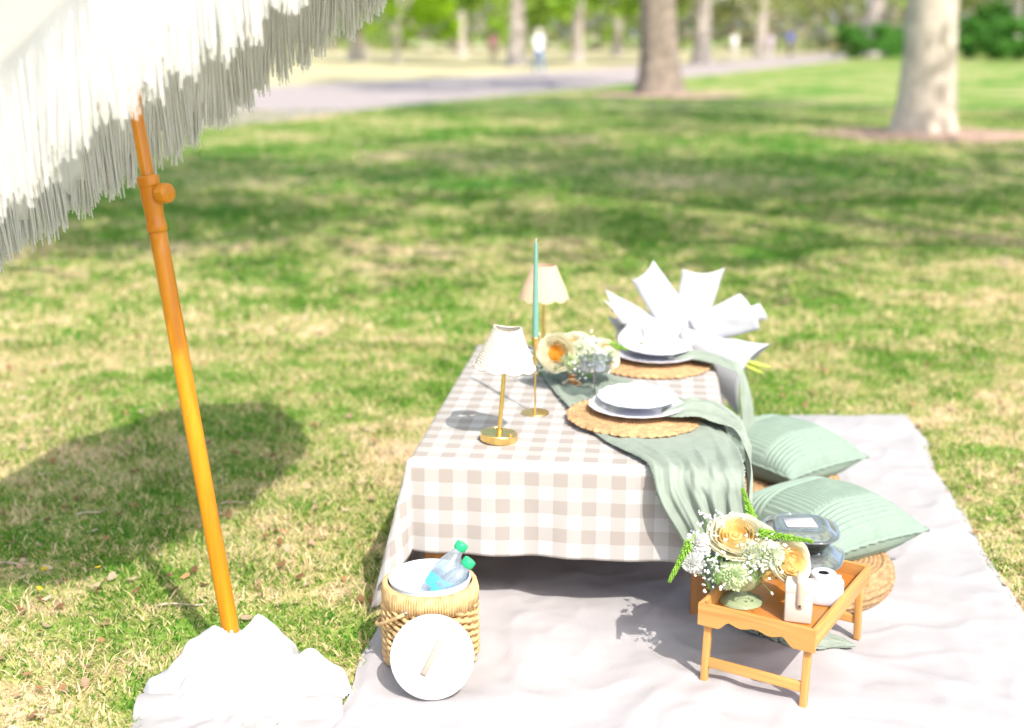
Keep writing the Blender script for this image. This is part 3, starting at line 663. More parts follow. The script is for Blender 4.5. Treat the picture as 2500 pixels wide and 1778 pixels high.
# near napkin
rows = [((.415, 3.40, ZC + .026), (.43, 3.48, ZC + .026), .2), ((.455, 3.375, ZC + .030), (.475, 3.50, ZC + .032), .7), ((.50, 3.37, ZC + .030), (.52, 3.525, ZC + .036), 1.6), ((.55, 3.345, ZC + .020), (.575, 3.52, ZC + .026), 1.8), ((.602, 3.31, ZC + .012), (.628, 3.47, ZC + .014), 1.2),
        ((.622, 3.25, ZC - .012), (.645, 3.42, ZC - .010), 1.2), ((.625, 3.20, .36), (.655, 3.38, .35), 1.4), ((.620, 3.16, .29), (.66, 3.36, .27), 1.4)]
n1 = part('gauze_napkin', ribbon(rows, 34, 12, 4, .013, 5, zmin=on_table), M_gauze); solid(n1, .0012)
tag(n1, 'sage gauze napkin tucked between the near plates and falling off the table', 'napkin', 'gauze napkins')
rows = [((.53, 4.04, ZC + .030), (.545, 4.12, ZC + .030), .2), ((.59, 4.02, ZC + .030), (.61, 4.14, ZC + .032), .8), ((.645, 3.99, ZC + .022), (.675, 4.10, ZC + .024), 1.5), ((.700, 3.95, ZC + .012), (.722, 4.06, ZC + .014), 1.3),
        ((.725, 3.925, ZC - .006), (.755, 4.03, ZC - .006), 1.0), ((.728, 3.91, .33), (.785, 4.0, .33), 1.2), ((.730, 3.90, .20), (.795, 3.98, .2), 1.4), ((.735, 3.90, .055), (.805, 3.97, .055), 1.4)]
n2 = part('gauze_napkin', ribbon(rows, 34, 12, 4, .012, 8, zmin=on_table), M_gauze); solid(n2, .0012)
tag(n2, 'sage gauze napkin tucked in the far plates and hanging beside the table', 'napkin', 'gauze napkins')

# ================================================================ PLACE SETTINGS
M_straw = mat('woven_straw', (0.52, 0.31, 0.15), .85, var=.30, scale=55, bump=.4, bscale=260)
def charger_mesh():
    Rr, nr = .189, 20; prof = []
    for k in range(nr * 4 + 1):
        q = k / 4; prof.append((Rr * q / nr, .0045 + .0035 * abs(math.sin(PI * q))))
    prof += [(Rr + .003, .004), (Rr, 0)]
    def mod(r, z, t, k):
        ring = int(k / 4); z += .0011 * math.sin(t * (10 + ring * 5) + PI * ring) * min(1, r / .05); 
        if k >= nr * 4 - 4: r += .003 * math.sin(t * 46) + .0015 * math.sin(t * 17); z += .0015 * math.sin(t * 46 + 1)
        return r, z
    return mesh(lathe(prof, 200, mod), M_straw, name='placemat')
CHM = charger_mesh()
M_china = mat('white_china', (0.66, 0.66, 0.72), .22, coat=.3, spec=.5)
def plate_mesh(r, n, h):
    prof = smoothprof([(0, .004), (r * .5, .004), (r * .62, .006), (r * .68, .011), (r * .8, .0155), (r * .97, h), (r, h + .001), (r * 1.005, h - .001), (r * .97, h - .004), (r * .7, .006), (r * .6, 0), (r * .3, 0), (0, 0)], 4)
    def mod(q, z, t, k):
        f = max(0, (q / r - .66) / .34); sc = abs(math.cos(t * n / 2)); return q * (1 + f * (.028 * sc - .012)), z + f * f * .002 * sc
    return mesh(lathe(prof, n * 8, mod), M_china, name='plate')
P_BIG, P_SMALL = plate_mesh(.134, 18, .020), plate_mesh(.112, 16, .017)
for i, (x, y, nm) in enumerate(((.347, 3.455, 'near'), (.470, 4.085, 'far'))):
    o = link('round_placemat', CHM, None, (x, y, ZC + (.010 if i == 0 else .002)), (R(.6) if i == 0 else 0, R(1) if i == 0 else 0, .3 + i)); tag(o, 'round braided straw placemat under the %s plates' % nm, 'placemat', 'straw placemats')
    o = link('dinner_plate', P_BIG, None, (x + (.008 if i == 0 else .01), y + .03, ZC + .020 - .006 * i), (0, 0, .1 + i)); tag(o, 'large white plate with scalloped rim, lower of the %s pair' % nm, 'plate', 'large scalloped plates')
    o = link('side_plate', P_SMALL, None, (x + .012, y + .045, ZC + .044 - .006 * i), (R(1.5), R(-1), .4 + i)); tag(o, 'small white plate with fluted rim, upper of the %s pair' % nm, 'plate', 'small scalloped plates')

# ---- glass coupe
M_glass = clear_mat('clear_glass', (.74, .79, .80), .30, .04)
cp = thing('coupe_glass', 'clear scalloped coupe glass standing on the runner behind the near plates', 'glass', (.246, 3.645, ZC + .006))
def cmod(r, z, t, k): return r * (1 + (.02 * math.cos(12 * t) if r > .02 else 0)), z + (.002 * math.cos(12 * t) if z > .12 else 0)
solid(part('bowl', lathe(smoothprof([(.005, .083), (.024, .086), (.043, .094), (.048, .108), (.0495, .13)], 5), 72, cmod), M_glass, cp), .0016)
part('stem', lathe(smoothprof([(.010, .004), (.005, .012), (.0036, .04), (.0042, .07), (.007, .084)], 5), 16), M_glass, cp)
part('foot', lathe(smoothprof([(0, .004), (.012, .004), (.030, .0015), (.031, 0), (0, 0)], 4), 32), M_glass, cp)

# ---- table lamps
M_rattan = mat('white_rattan', (0.7, 0.66, 0.59), .7, var=.12, scale=90, trans=.18)
M_shade2 = mat('peach_shade', (0.7, 0.52, 0.38), .8, trans=.3, tcol=(.85, .6, .42))
def lamp(label, loc, tilt, shade_mesh, stem_h, sz0):
    t = thing('table_lamp', label, 'lamp', loc, tilt, 'cordless table lamps')
    part('base', lathe([(0, 0), (.049, 0), (.0505, .0015), (.0505, .020), (.049, .022), (.0465, .0222), (.046, .0215), (0, .0215)], 48), M_gold, t, sharp=35)
    part('button', lathe([(.005, .0215), (.005, .026), (.004, .027), (0, .027)], 14), M_gold, t, (.030, -.022, 0), sharp=35)
    part('collar', lathe([(.0085, .0215), (.0085, .034), (.0055, .036)], 16), M_gold, t, sharp=35)
    part('stem', lathe([(.0055, .03), (.0055, stem_h), (0, stem_h)], 16), M_gold, t, sharp=35)
    s = link('lamp_shade', shade_mesh, t, (0, 0, sz0))
    for k in range(3):
        a = k * 2 * PI / 3 + .4; part('shade_spoke', tube([(0, 0, stem_h - .004), (.035 * math.cos(a), .035 * math.sin(a), sz0 + .092)], .0013, 5), M_gold, t)
    return t
def rattan_shade():
    rows_, ribs = 17, 44; nz = rows_ * 4; H_ = .098
    def fn(u, v):
        a = 2 * PI * u; row = v * rows_; q = row % 1
        r = .081 + (.036 - .081) * v ** .92; wv = math.sin(PI * q); sg = math.cos(a * ribs / 2 + PI * int(row))
        r += .0018 * wv + .0007 * sg * wv
        z = H_ * v - (.0065 * abs(math.cos(a * 5)) + .003) * max(0, 1 - v * 5) + .004 * max(0, v * 6 - 5) * math.cos(2 * a)
        return (r * math.cos(a), r * math.sin(a), z)
    g = grid(fn, ribs * 6, nz, True)
    rim = [((.0825 * math.cos(a)), (.0825 * math.sin(a)), -(.0065 * abs(math.cos(a * 5)) + .003)) for a in [2 * PI * i / 160 for i in range(160)]]
    top = [(.0365 * math.cos(a), .0365 * math.sin(a), .098 + .004 * math.cos(2 * a)) for a in [2 * PI * i / 60 for i in range(60)]]
    return mesh(join(g, tube(rim, .0028, 6, True), tube(top, .0022, 6, True)), M_rattan, name='rattan_shade')
def pleat_shade():
    def fn(u, v):
        a = 2 * PI * u; r = .083 + (.038 - .083) * v; r *= 1 + .012 * math.cos(a * 36)
        return (r * math.cos(a), r * math.sin(a), .105 * v - .010 * abs(math.cos(a * 4.5 + .4)) * max(0, 1 - v * 4))
    return mesh(grid(fn, 216, 16, True), M_shade2, name='pleated_shade')
lamp('gold lamp with white woven rattan shade at the near left of the table', (-.036, 3.275, ZC), (R(-1), R(4.5), 0), rattan_shade(), .302, .212)
l2 = lamp('gold lamp with peach scalloped shade behind the flowers', (.104, 4.13, ZC), (0, R(.5), 0), pleat_shade(), .315, .222)

# ---- candle
cs = thing('candlestick', 'slim gold candlestick with flat round foot left of the runner', 'candlestick', (.067, 3.53, ZC))
part('foot', lathe([(0, 0), (.0405, 0), (.041, .001), (.040, .003), (.004, .0035), (0, .0035)], 48), M_gold, cs, sharp=30)
part('stem', lathe([(.0028, .003), (.0026, .17), (.003, .178)], 12), M_gold, cs)
part('cup', lathe(smoothprof([(.003, .175), (.0045, .188), (.0085, .205), (.0115, .222), (.0115, .226), (.0095, .226), (.009, .21), (0, .205)], 4), 24), M_gold, cs)
tp = thing('taper_candle', 'tall sage green taper candle in the gold candlestick', 'candle', (.067, 3.53, ZC + .208))
part('wax', lathe(smoothprof([(.0088, 0), (.0088, .06), (.0074, .16), (.0058, .26), (.0042, .287), (.0018, .292), (0, .292)], 5), 20), mat('sage_wax', (.16, .33, .28), .4, sss=.2), tp)
part('wick', tube([(0, 0, .29), (.0006, 0, .296), (.0012, 0, .302)], .0009, 5), mat('wick', (.8, .78, .7), .9), tp)

# ================================================================ FLOWERS
M_cream = mat('petal_cream', (0.84, 0.8, 0.63), .6, trans=.45, var=.06, scale=40)
M_creamy = mat('petal_butter', (0.88, 0.72, 0.36), .6, trans=.45, var=.08, scale=40)
M_yellow = mat('petal_yellow', (0.9, 0.5, 0.06), .6, trans=.45, var=.1, scale=60)
M_apricot = mat('petal_apricot', (.90, .66, .28), .6, trans=.45, var=.06, scale=50)
M_pwhite = mat('petal_white', (0.74, 0.74, 0.71), .6, trans=.25)
M_pgreen = mat('petal_palegreen', (0.6, 0.7, 0.42), .6, trans=.3, var=.12, scale=60)
M_pgreen2 = mat('petal_celery', (0.66, 0.7, 0.53), .6, trans=.3, var=.08, scale=60)
M_stem = mat('stem_green', (.14, .26, .05), .6)
def petal_mesh(r, hgt, span, curl, m, seed):
    def fn(u, v):
        a = (u - .5) * span * (.35 + .65 * math.sin(min(1, v * 1.25) * PI / 2)); ruf = .05 * math.sin(u * 11 + seed) * v * v
        rr_ = r * (.22 + .78 * math.sin(min(1, v * 1.15) * PI / 2)) * (1 + curl * max(0, v - .6) * 1.6 + ruf)
        edge = 1 - .20 * (2 * abs(u - .5)) ** 3 * v
        z = hgt * (v ** 1.35) * edge - curl * .5 * r * max(0, v - .72) + ruf * .1 * r
        return (rr_ * math.cos(a), rr_ * math.sin(a), z)
    me = mesh(grid(fn, 9, 7), m, name='petal'); return me
ROSE = {}
def rose(name, parent, loc, R0, d, outer, mid, inner, label=None):
    t = part(name, lathe(smoothprof([(0, -.04 * R0), (.4 * R0, .02 * R0), (.70 * R0, .20 * R0), (.50 * R0, .34 * R0), (0, .40 * R0)], 4), 18), inner, parent, loc, aim(d))
    if label: t['label'] = label
    ii = 0
    for k, (fr_, hg, sp, cu, n, m) in enumerate(((1.0, .46, 2.2, .34, 6, outer), (.92, .60, 2.2, .24, 6, outer), (.80, .68, 2.1, .16, 6, outer), (.66, .70, 2.0, .10, 6, mid), (.52, .68, 1.9, .05, 5, mid), (.40, .66, 1.9, 0, 5, inner), (.28, .64, 1.9, -.05, 5, inner), (.17, .63, 2.0, -.1, 4, inner), (.08, .62, 2.6, -.1, 3, inner))):
        for j in range(n):
            key = (k, j % 2, m.name, round(R0, 4))
            if key not in ROSE: ROSE[key] = petal_mesh(R0 * fr_, R0 * hg, sp, cu, m, k * 3 + j)
            o = link('petal', ROSE[key], t, (0, 0, -.02 * R0 * k), (random.uniform(-.07, .07), random.uniform(-.07, .07), j * 2 * PI / n + k * .62 + random.uniform(-.15, .15)))
    return t
def carnation(name, parent, loc, R0, d, m, seed=0):
    def lay(k, nl):
        fr_ = 1 - k / nl * .82; up_ = .10 + .55 * (k / nl) ** .8
        def fn(u, v):
            a = 2 * PI * u + k; r = R0 * fr_ * v * (1 + .10 * math.sin(a * 7 + k * 2 + seed) * v)
            z = R0 * (up_ * .9 * v + .12 * v * v * math.sin(a * 11 + k * 3 + seed) + .06 * v * v * math.sin(a * 23 + k) - .25 * (1 - k / nl) * v * v) + R0 * .05 * k
            jag = 1 + .05 * (1 if int(a * 13) % 2 else -1) * (v > .95)
            return (r * math.cos(a) * jag, r * math.sin(a) * jag, z)
        return grid(fn, 84, 5, True)
    return part(name, join(*[lay(k, 7) for k in range(7)]), m, parent, loc, aim(d))
def ball(c, r):
    c = Vector(c); v = [c + Vector(q) * r for q in ((1, 0, 0), (.31, .95, 0), (-.81, .59, 0), (-.81, -.59, 0), (.31, -.95, 0), (0, 0, 1), (0, 0, -1))]
    return v, [(i, (i + 1) % 5, 5) for i in range(5)] + [((i + 1) % 5, i, 6) for i in range(5)]
def breath(parent, loc, spread, n, rb=.0045, d=(0, 0, 1), seed=0):
    q = random.Random(seed); ms = []; st = []
    for i in range(n):
        c = Vector((q.gauss(0, 1), q.gauss(0, 1), q.gauss(0, .8))) * spread * .5; r = rb * q.uniform(.7, 1.3); ms.append(ball(c, r))
        for _ in range(2): ms.append(ball(c + Vector((q.gauss(0, 1), q.gauss(0, 1), q.gauss(0, 1))) * r * .6, r * .7))
        st.append(tube([c * .98, c * .4 - Vector(d) * spread * .25, -Vector(d) * spread * .8], .0005, 3, cap=False))
    o = part('baby_breath', join(*ms), mat('breath_white', (0.74, 0.74, 0.71), .7), parent, loc); o['kind'] = 'stuff'
    s = part('sprig_stems', join(*st), M_stem, o); s['kind'] = 'stuff'; return o
def spike(parent, p0, p1, r=.011, n=110, seed=0):
    q = random.Random(seed); p0, p1 = Vector(p0), Vector(p1); ax_ = p1 - p0; L = ax_.length; ax_.normalize(); s = ax_.orthogonal().normalized(); b = ax_.cross(s); ms = [tube([p0 - ax_ * .02, p0.lerp(p1, .5), p1], [.0022, .002, .001], 5)]
    for i in range(n):
        t = (i + .5) / n; a = i * 2.399; rr_ = r * (1.0 - .55 * t) * (1.15 if t < .3 else 1); out = (s * math.cos(a) + b * math.sin(a))
        sz = .0085 * (1 - .6 * t) * q.uniform(.65, 1.3); a += q.uniform(-.5, .5); c = p0 + ax_ * (L * t) + out * rr_ * .55
        dirv = (out * (1.0 - .6 * t) * q.uniform(.6, 1.3) + ax_ * .9 + s * q.uniform(-.25, .25)).normalized(); e = dirv.to_track_quat('Z', 'Y')
        bud = lathe([(0, -.5), (.26, -.2), (.30, .15), (.16, .5), (0, .68)], 5)
        ms.append(([c + e @ (Vector(v) * sz * 1.5) for v in bud[0]], bud[1]))
    return part('bud_spike', join(*ms), mat('bud_green', (.24, .46, .05), .5, trans=.2, var=.4, scale=120), parent)
def leaf(parent, p0, d, L, W, m=M_leafg, droop=.3):
    d = Vector(d).normalized(); s = d.cross(Vector((0, 0, 1))).normalized(); n = s.cross(d)
    def fn(u, v):
        wv = W * math.sin(PI * min(1, v * .98 + .02)) ** .8 * (u - .5); return tuple(Vector(p0) + d * L * v + s * wv + n * (abs(u - .5) * W * .35 - droop * L * v * v))
    return part('leaf', grid(fn, 4, 8), m, parent)

# ---- arrangement on the tray (vase + flowers)
TRZ = .190
vs = thing('footed_vase', 'sage green glass footed bowl on the wooden tray', 'vase', (.546, 2.79, TRZ))
M_sage = mat('sage_glass', (0.34, 0.4, 0.23), .18, var=.06, scale=12, coat=.5, trans=.15)
part('bowl', lathe(smoothprof([(.010, .026), (.022, .032), (.042, .046), (.0525, .068), (.0515, .088), (.048, .100), (.0455, .100), (.048, .085), (.046, .062), (.02, .04), (0, .036)], 5), 48), M_sage, vs)
part('foot', lathe(smoothprof([(0, .002), (.048, 0), (.0495, .003), (.047, .006), (.030, .014), (.016, .022), (.011, .030)], 5), 48), M_sage, vs)
fl = thing('flower_bunch', 'cream roses, carnations and white sprigs in the green vase on the tray', 'flowers', (.546, 2.79, TRZ))
rose('rose', fl, (-.018, -.005, .150), .060, (-.10, -.45, 1), M_cream, M_creamy, M_apricot, 'large cream rose with apricot heart')
rose('rose', fl, (.097, -.03, .112), .046, (.45, -.85, .45), M_cream, M_creamy, M_apricot, 'small butter yellow rose facing right')
carnation('carnation', fl, (-.112, -.02, .150), .036, (-.5, -.5, .8), M_pwhite, 1)
carnation('carnation', fl, (-.125, -.035, .115), .032, (-.6, -.7, -.1), M_pwhite, 2)
carnation('carnation', fl, (.006, -.055, .142), .034, (.15, -.9, .45), M_pgreen2, 3)
carnation('carnation', fl, (-.033, -.075, .098), .036, (0, -1, .25), M_pgreen, 4)
carnation('carnation', fl, (.054, -.06, .142), .035, (.3, -.85, .45), M_pgreen2, 5)
rose('rose_bud', fl, (.052, -.055, .098), .018, (.3, -.8, -.4), M_creamy, M_creamy, M_apricot)
rose('rose', fl, (.035, .01, .165), .034, (.4, -.1, .9), M_cream, M_cream, M_creamy)
for (p, sp, n, sd) in (((-.066, .02, .19), .065, 26, 1), ((-.075, -.08, .125), .05, 28, 2), ((.012, -.085, .122), .034, 20, 3), ((-.10, .0, .165), .05, 18, 4), ((.03, -.07, .175), .04, 12, 5), ((-.090, -.07, .086), .026, 10, 6)): breath(fl, p, sp, n, .0042, (0, .4, 1), sd)
spike(fl, (-.128, -.03, .165), (-.180, -.05, .070), .012, 120, 1); spike(fl, (.030, -.02, .180), (.150, -.055, .174), .012, 130, 2); spike(fl, (.030, .05, .18), (.004, .07, .258), .012, 110, 3)
for a, z in ((2.6, .11), (3.4, .11), (.2, .11), (1.2, .11), (3.8, .13), (5.6, .125)): leaf(fl, (.03 * math.cos(a), .03 * math.sin(a), z), (math.cos(a), math.sin(a), .25), .075, .028)
part('stems', join(*[tube([(.012 * math.cos(k), .012 * math.sin(k), .045), (.02 * math.cos(k), .02 * math.sin(k), .10), (.05 * math.cos(k * 1.7), .045 * math.sin(k * 1.7) - .02, .145)], .0024, 6) for k in range(12)]), M_stem, fl)

# ---- arrangement on the table (glass compote + flowers)
cv = thing('glass_compote', 'ribbed clear bowl on a copper gold foot holding flowers on the runner', 'vase', (.187, 3.82, ZC + .006))
def rib(r, z, t, k): return r * (1 + .022 * math.cos(30 * t)), z
solid(part('bowl', lathe(smoothprof([(.010, .036), (.035, .040), (.062, .052), (.080, .072), (.086, .090)], 5), 180, rib), M_glass, cv), .002)
part('foot', lathe(smoothprof([(0, .001), (.030, 0), (.0305, .003), (.027, .007), (.015, .014), (.012, .024), (.020, .034), (.012, .038)], 5), 40, lambda r, z, t, k: (r * (1 + .03 * math.cos(10 * t)), z)), M_rosegold, cv)
f2 = thing('flower_bunch', 'pale yellow roses, carnations and white sprigs in the glass bowl on the table', 'flowers', (.187, 3.82, ZC + .006))
rose('rose', f2, (-.046, -.045, .112), .050, (-.35, -.95, .25), M_cream, M_cream, M_yellow, 'cream rose with a bright yellow heart')
carnation('carnation', f2, (-.010, -.07, .092), .033, (0, -1, .2), M_pgreen, 6)
rose('rose', f2, (.02, .0, .118), .045, (.05, -.4, 1), M_cream, M_cream, M_creamy)
carnation('carnation', f2, (.052, -.045, .108), .036, (.1, -.8, .6), M_pgreen2, 7)
carnation('carnation', f2, (.02, -.05, .125), .032, (.0, -.7, .7), M_pgreen2, 9)
rose('rose', f2, (.098, -.02, .096), .040, (.5, -.75, .4), M_cream, M_creamy, M_creamy)
carnation('carnation', f2, (.078, -.055, .098), .034, (.2, -.9, .4), M_pwhite, 21)
rose('rose', f2, (-.005, -.02, .122), .042, (-.05, -.55, .9), M_cream, M_cream, M_creamy)
carnation('carnation', f2, (.112, -.035, .100), .032, (.5, -.75, .45), M_pgreen2, 22)
carnation('carnation', f2, (.045, -.02, .128), .034, (.05, -.6, .85), M_pwhite, 23)
carnation('carnation', f2, (.08, .0, .122), .034, (.3, -.4, .9), M_pgreen2, 8)
for (p, sp, n, sd) in (((.048, -.07, .088), .06, 40, 11), ((.06, -.01, .14), .05, 26, 12), ((-.095, .02, .085), .05, 26, 13), ((-.10, .01, .05), .035, 16, 14), ((.015, -.06, .075), .04, 20, 15), ((.105, -.05, .08), .035, 14, 16)): breath(f2, p, sp, n, .0045, (0, .3, 1), sd)
spike(f2, (.11, 0, .128), (.168, -.025, .118), .011, 80, 4); spike(f2, (-.085, .03, .12), (-.135, .04, .125), .010, 70, 5)
for a, z in ((3.0, .09), (2.4, .10), (3.6, .08), (.3, .09), (5.0, .075), (4.2, .075), (5.8, .08)): leaf(f2, (.05 * math.cos(a), .04 * math.sin(a), z), (math.cos(a), math.sin(a), .2), .065, .024)
part('stems', join(*[tube([(.014 * math.cos(k), .014 * math.sin(k), .046), (.03 * math.cos(k), .03 * math.sin(k), .075), (.055 * math.cos(k * 1.7), .04 * math.sin(k * 1.7) - .015, .11)], .0024, 6) for k in range(12)]), M_stem, f2)

# ---- wrapped bouquet behind the far plates
bq = thing('wrapped_bouquet', 'bouquet wrapped in stiff white paper with a big bow of folds at the table end', 'bouquet', (.60, 4.27, .47))
bq.scale = (1.06, 1.06, 1.06)
M_paper = mat('white_tissue', (0.62, 0.63, 0.66), .75, trans=.3, bump=.1, bscale=30)
def fold_sheet(base, tipL, tipR, cup, w0, dip=.0, bend=.0):
    base, tipL, tipR = Vector(base), Vector(tipL), Vector(tipR); mid = (tipL + tipR) * .5; d = (mid - base).normalized(); s = (tipR - tipL).normalized(); nrm = d.cross(s).normalized()
    if nrm.y > 0: nrm = -nrm
    def fn(u, v):
        p = (base + s * (u - .5) * w0).lerp(tipL.lerp(tipR, u), v); c = (1 - (2 * u - 1) ** 2)
        p = p + nrm * (cup * c * (1 - .35 * v) + bend * v * v + .006 * noise.noise(Vector((u * 3, v * 4, base.x * 9 + tipL.x * 17)))) - d * (dip * c * v ** 4)
        return tuple(p)
    return grid(fn, 12, 14)
sheets = [((-.01, 0, .03), (-.182, .02, .200), (-.112, .03, .262), .018, .12, .012, .02), ((.01, .0, .04), (-.016, .04, .232), (.122, .045, .234), .018, .11, .018, .02),
          ((.03, -.01, .03), (.165, -.01, .165), (.235, .0, .045), .018, .10, -.01, .02), ((.03, .02, .02), (.245, .05, .115), (.275, .05, .062), .015, .05, 0, 0),
          ((-.03, .0, .02), (-.262, .03, .165), (-.245, .0, .10), .02, .06, 0, .0), ((-.03, -.01, .0), (-.275, .0, .135), (-.225, -.03, .065), .025, .07, 0, .01), ((-.02, .03, -.01), (-.25, .06, .07), (-.20, .05, -.01), .02, .06, 0, 0)]
for sh in sheets: solid(part('paper_fold', fold_sheet(*sh), M_paper, bq), .0012)
def wrapf(u, v):   # flared skirt of the wrap, open to the lower right, stems inside
    a = -2.9 + 4.6 * u; r = .030 + .100 * v ** 1.0; c = Vector((.01, 0, .0)) + Vector((.82, -.24, -.46)).normalized() * .225 * v * (1 + .10 * math.sin(a * 2 + 1))
    e1_ = Vector((.30, -.15, .93)).normalized(); e2_ = Vector((.30, .95, 0)).normalized()
    p = c + e1_ * r * math.cos(a) + e2_ * r * .62 * math.sin(a) + Vector((0, 0, .008 * noise.noise(Vector((u * 5, v * 4, 3))))); return tuple(p)
solid(part('stem_wrap', grid(wrapf, 36, 14), M_paper, bq), .0012)
def headf(u, v):
    a = 2 * PI * u; r = .028 + .055 * v; c = Vector((-.02, 0, .0)) + Vector((-.95, -.1, .03)) * .20 * v * (1 + .1 * math.sin(3 * a))
    return tuple(c + Vector((.0, .35, 1)).normalized() * r * math.cos(a) * .8 + Vector((0, 1, -.3)).normalized() * r * .8 * math.sin(a))
solid(part('head_wrap', grid(headf, 36, 10, True), M_paper, bq), .0012)
part('bow_knot', lathe(smoothprof([(0, -.03), (.026, -.024), (.034, 0), (.026, .024), (0, .03)], 4), 18, lambda r, z, t, k: (r * (1 + .12 * math.cos(7 * t)), z)), M_paper, bq, (.005, -.02, .01), aim((.9, -.2, -.3)))
rose('rose', bq, (-.165, -.03, .02), .034, (-.6, -.6, .5), M_pwhite, M_pwhite, M_pwhite); carnation('carnation', bq, (-.20, .02, .01), .032, (-.8, -.4, .4), M_pwhite, 3)
leaf(bq, (-.13, -.05, .01), (-.4, -.6, .2), .05, .018)
for k in range(7):
    q = random.Random(k); p0 = Vector((.04, -.02, -.01)); d = Vector((.80 + q.uniform(-.05, .05), -.40 + q.uniform(-.1, .06), -.24 + q.uniform(-.10, .10))).normalized()
    part('cut_stem', tube([p0, p0 + d * .12, p0 + d * (.225 + q.uniform(-.02, .02))], .0045, 7), mat('cut_stem_green', (.40, .46, .08), .6, var=.3, scale=50), bq)

# ================================================================ SEATS: POUFS AND PILLOWS
M_jute = mat('jute_braid', (0.44, 0.27, 0.13), .9, var=.35, scale=70, bump=.5, bscale=300)
def pouf_mesh():
    Rr, Hh = .222, .092; prof = []
    n = 16
    for k in range(n * 4 + 1):
        q = k / 4; prof.append((Rr * .86 * q / n, Hh + .004 * abs(math.sin(PI * q)) - .010 * (q / n) ** 3, 1))
    m = 7
    for k in range(1, m * 4 + 1):
        q = k / 4; a = PI * q / m; b = .006 * abs(math.sin(PI * q)); prof.append((Rr * .86 + (.033 + b) * math.sin(a), Hh * .5 - .004 + (Hh * .46 + b) * math.cos(a), 1))
    prof.append((0, 0, 1))
    pr = [(a, b) for a, b, c in prof]
    def mod(r, z, t, k):
        w_ = math.sin(t * (14 + int(k / 4) * 7) + int(k / 4) * 2.1) * .0016 * min(1, r / .06); return r + w_, z + w_
    return mesh(lathe(pr, 190, mod), M_jute, name='pouf')
PM = pouf_mesh()
for (x, y, lab) in ((.825, 3.27, 'round braided jute floor cushion under the near green pillow'), (.850, 3.97, 'round braided jute floor cushion under the far green pillow')):
    tag(link('jute_cushion', PM, None, (x, y, .022), (0, 0, x)), lab, 'floor cushion', 'jute floor cushions')
M_pillow = mat('sage_rib', (0.24, 0.315, 0.255), .95, var=.06, scale=30, bump=.3, bscale=400)
def pillow_top(sgn, n):
    S, T = .202, .094
    def fn(u, v):
        x, y = 2 * u - 1, 2 * v - 1; c = max(0, (1 - abs(x) ** 2.6) * (1 - abs(y) ** 2.6)) ** .55
        pin = 1 - .075 * (1 - y * y) * abs(x) ** 3; piy = 1 - .075 * (1 - x * x) * abs(y) ** 3
        if abs(y) < .36: rb = math.sin(x * 27 * PI) if abs(x) < 2 else 0
        else: rb = math.sin(y * 25 * PI)
        if abs(abs(y) - .36) < .02: rb = -1
        z = T * c + .0026 * rb * min(1, c * 3) + .006 * noise.noise(Vector((x * 2.2, y * 2.2, 4)))*c
        return (S * x * pin, S * y * piy, sgn * z)
    return grid(fn, n, n)
def pillow_mesh():
    a = pillow_top(1, 230); b = pillow_top(-1, 110); b = (b[0], [tuple(reversed(q)) for q in b[1]]); return mesh(join(a, b), M_pillow, name='pillow')
def pillow_trim():
    S = .200; pts = []
    for k in range(4):
        for i in range(30):
            t = 2 * i / 30 - 1; q = S * (1 - .075 * (1 - t * t)); x, y = (t * S, -q), (0, 0)
            p = [(t * S, -q), (q, t * S), (-t * S, q), (-q, -t * S)][k]; pts.append((p[0], p[1], .002 * math.sin(i * 2.2)))
    return mesh(tube(pts, [.0065 + .0012 * math.sin(i * 1.9) for i in range(len(pts))], 7, True), M_pillow, name='trim')
PLM, PTM = pillow_mesh(), pillow_trim()
for i, (loc, rot, lab) in enumerate((((.885, 3.37, .168), (R(1), R(3), R(36)), 'sage green ribbed pillow nearest the wooden tray'), ((.885, 3.985, .168), (R(2), R(2), R(40)), 'sage green ribbed pillow at the far end of the blanket'))):
    t = thing('throw_pillow', lab, 'pillow', loc, rot, 'sage throw pillows'); link('cover', PLM, t); link('edge_trim', PTM, t)

# ================================================================ WICKER COOLER, BOTTLES, LID
M_wick = mat('honey_wicker', (0.64, 0.42, 0.19), .65, var=.3, scale=45)
bk = thing('wicker_cooler', 'honey coloured wicker ice bucket with white liner at the left of the blanket', 'bucket', (-.198, 2.835, .024))
def br(z): return .1065 + .002 * math.sin(PI * min(1, z / .15))
part('core', lathe([(0, .003), (.102, .003), (.105, .02), (.107, .1), (.107, .195)], 48), mat('wicker_dark', (.26, .14, .05), .8), bk)
for k in range(17):
    z = .008 + .0088 * k + random.uniform(-.0008, .0008); n = 26; pts = []
    for i in range(n * 6):
        a = 2 * PI * i / (n * 6); r = br(z) + .0035 + .0042 * math.sin(a * n / 2 + PI * (k % 2)); pts.append((r * math.cos(a), r * math.sin(a), z + .0045 * math.sin(a * n / 2 + PI * (k % 2) + 1.2)))
    part('wicker_strand', tube(pts, [.0054 * (1 + .16 * math.sin(i * .23 + k) + random.uniform(-.06, .06)) for i in range(len(pts))], 6, True), M_wick, bk)
stv = []
for i in range(110):
    a = 2 * PI * i / 110; r = .1135 + random.uniform(-.0008, .0012); zb = .150 + random.uniform(-.004, .004)
    stv.append(tube([(r * math.cos(a), r * math.sin(a), zb), ((r + .001) * math.cos(a), (r + .001) * math.sin(a), .178), ((r - .003) * math.cos(a), (r - .003) * math.sin(a), .196), ((r - .012) * math.cos(a), (r - .012) * math.sin(a), .199)], .0037, 5))
bd_ = part('top_binding', join(*stv), M_wick, bk); bd_['kind'] = 'stuff'
M_liner = mat('white_liner', (0.58, 0.64, 0.7), .3, coat=.2)
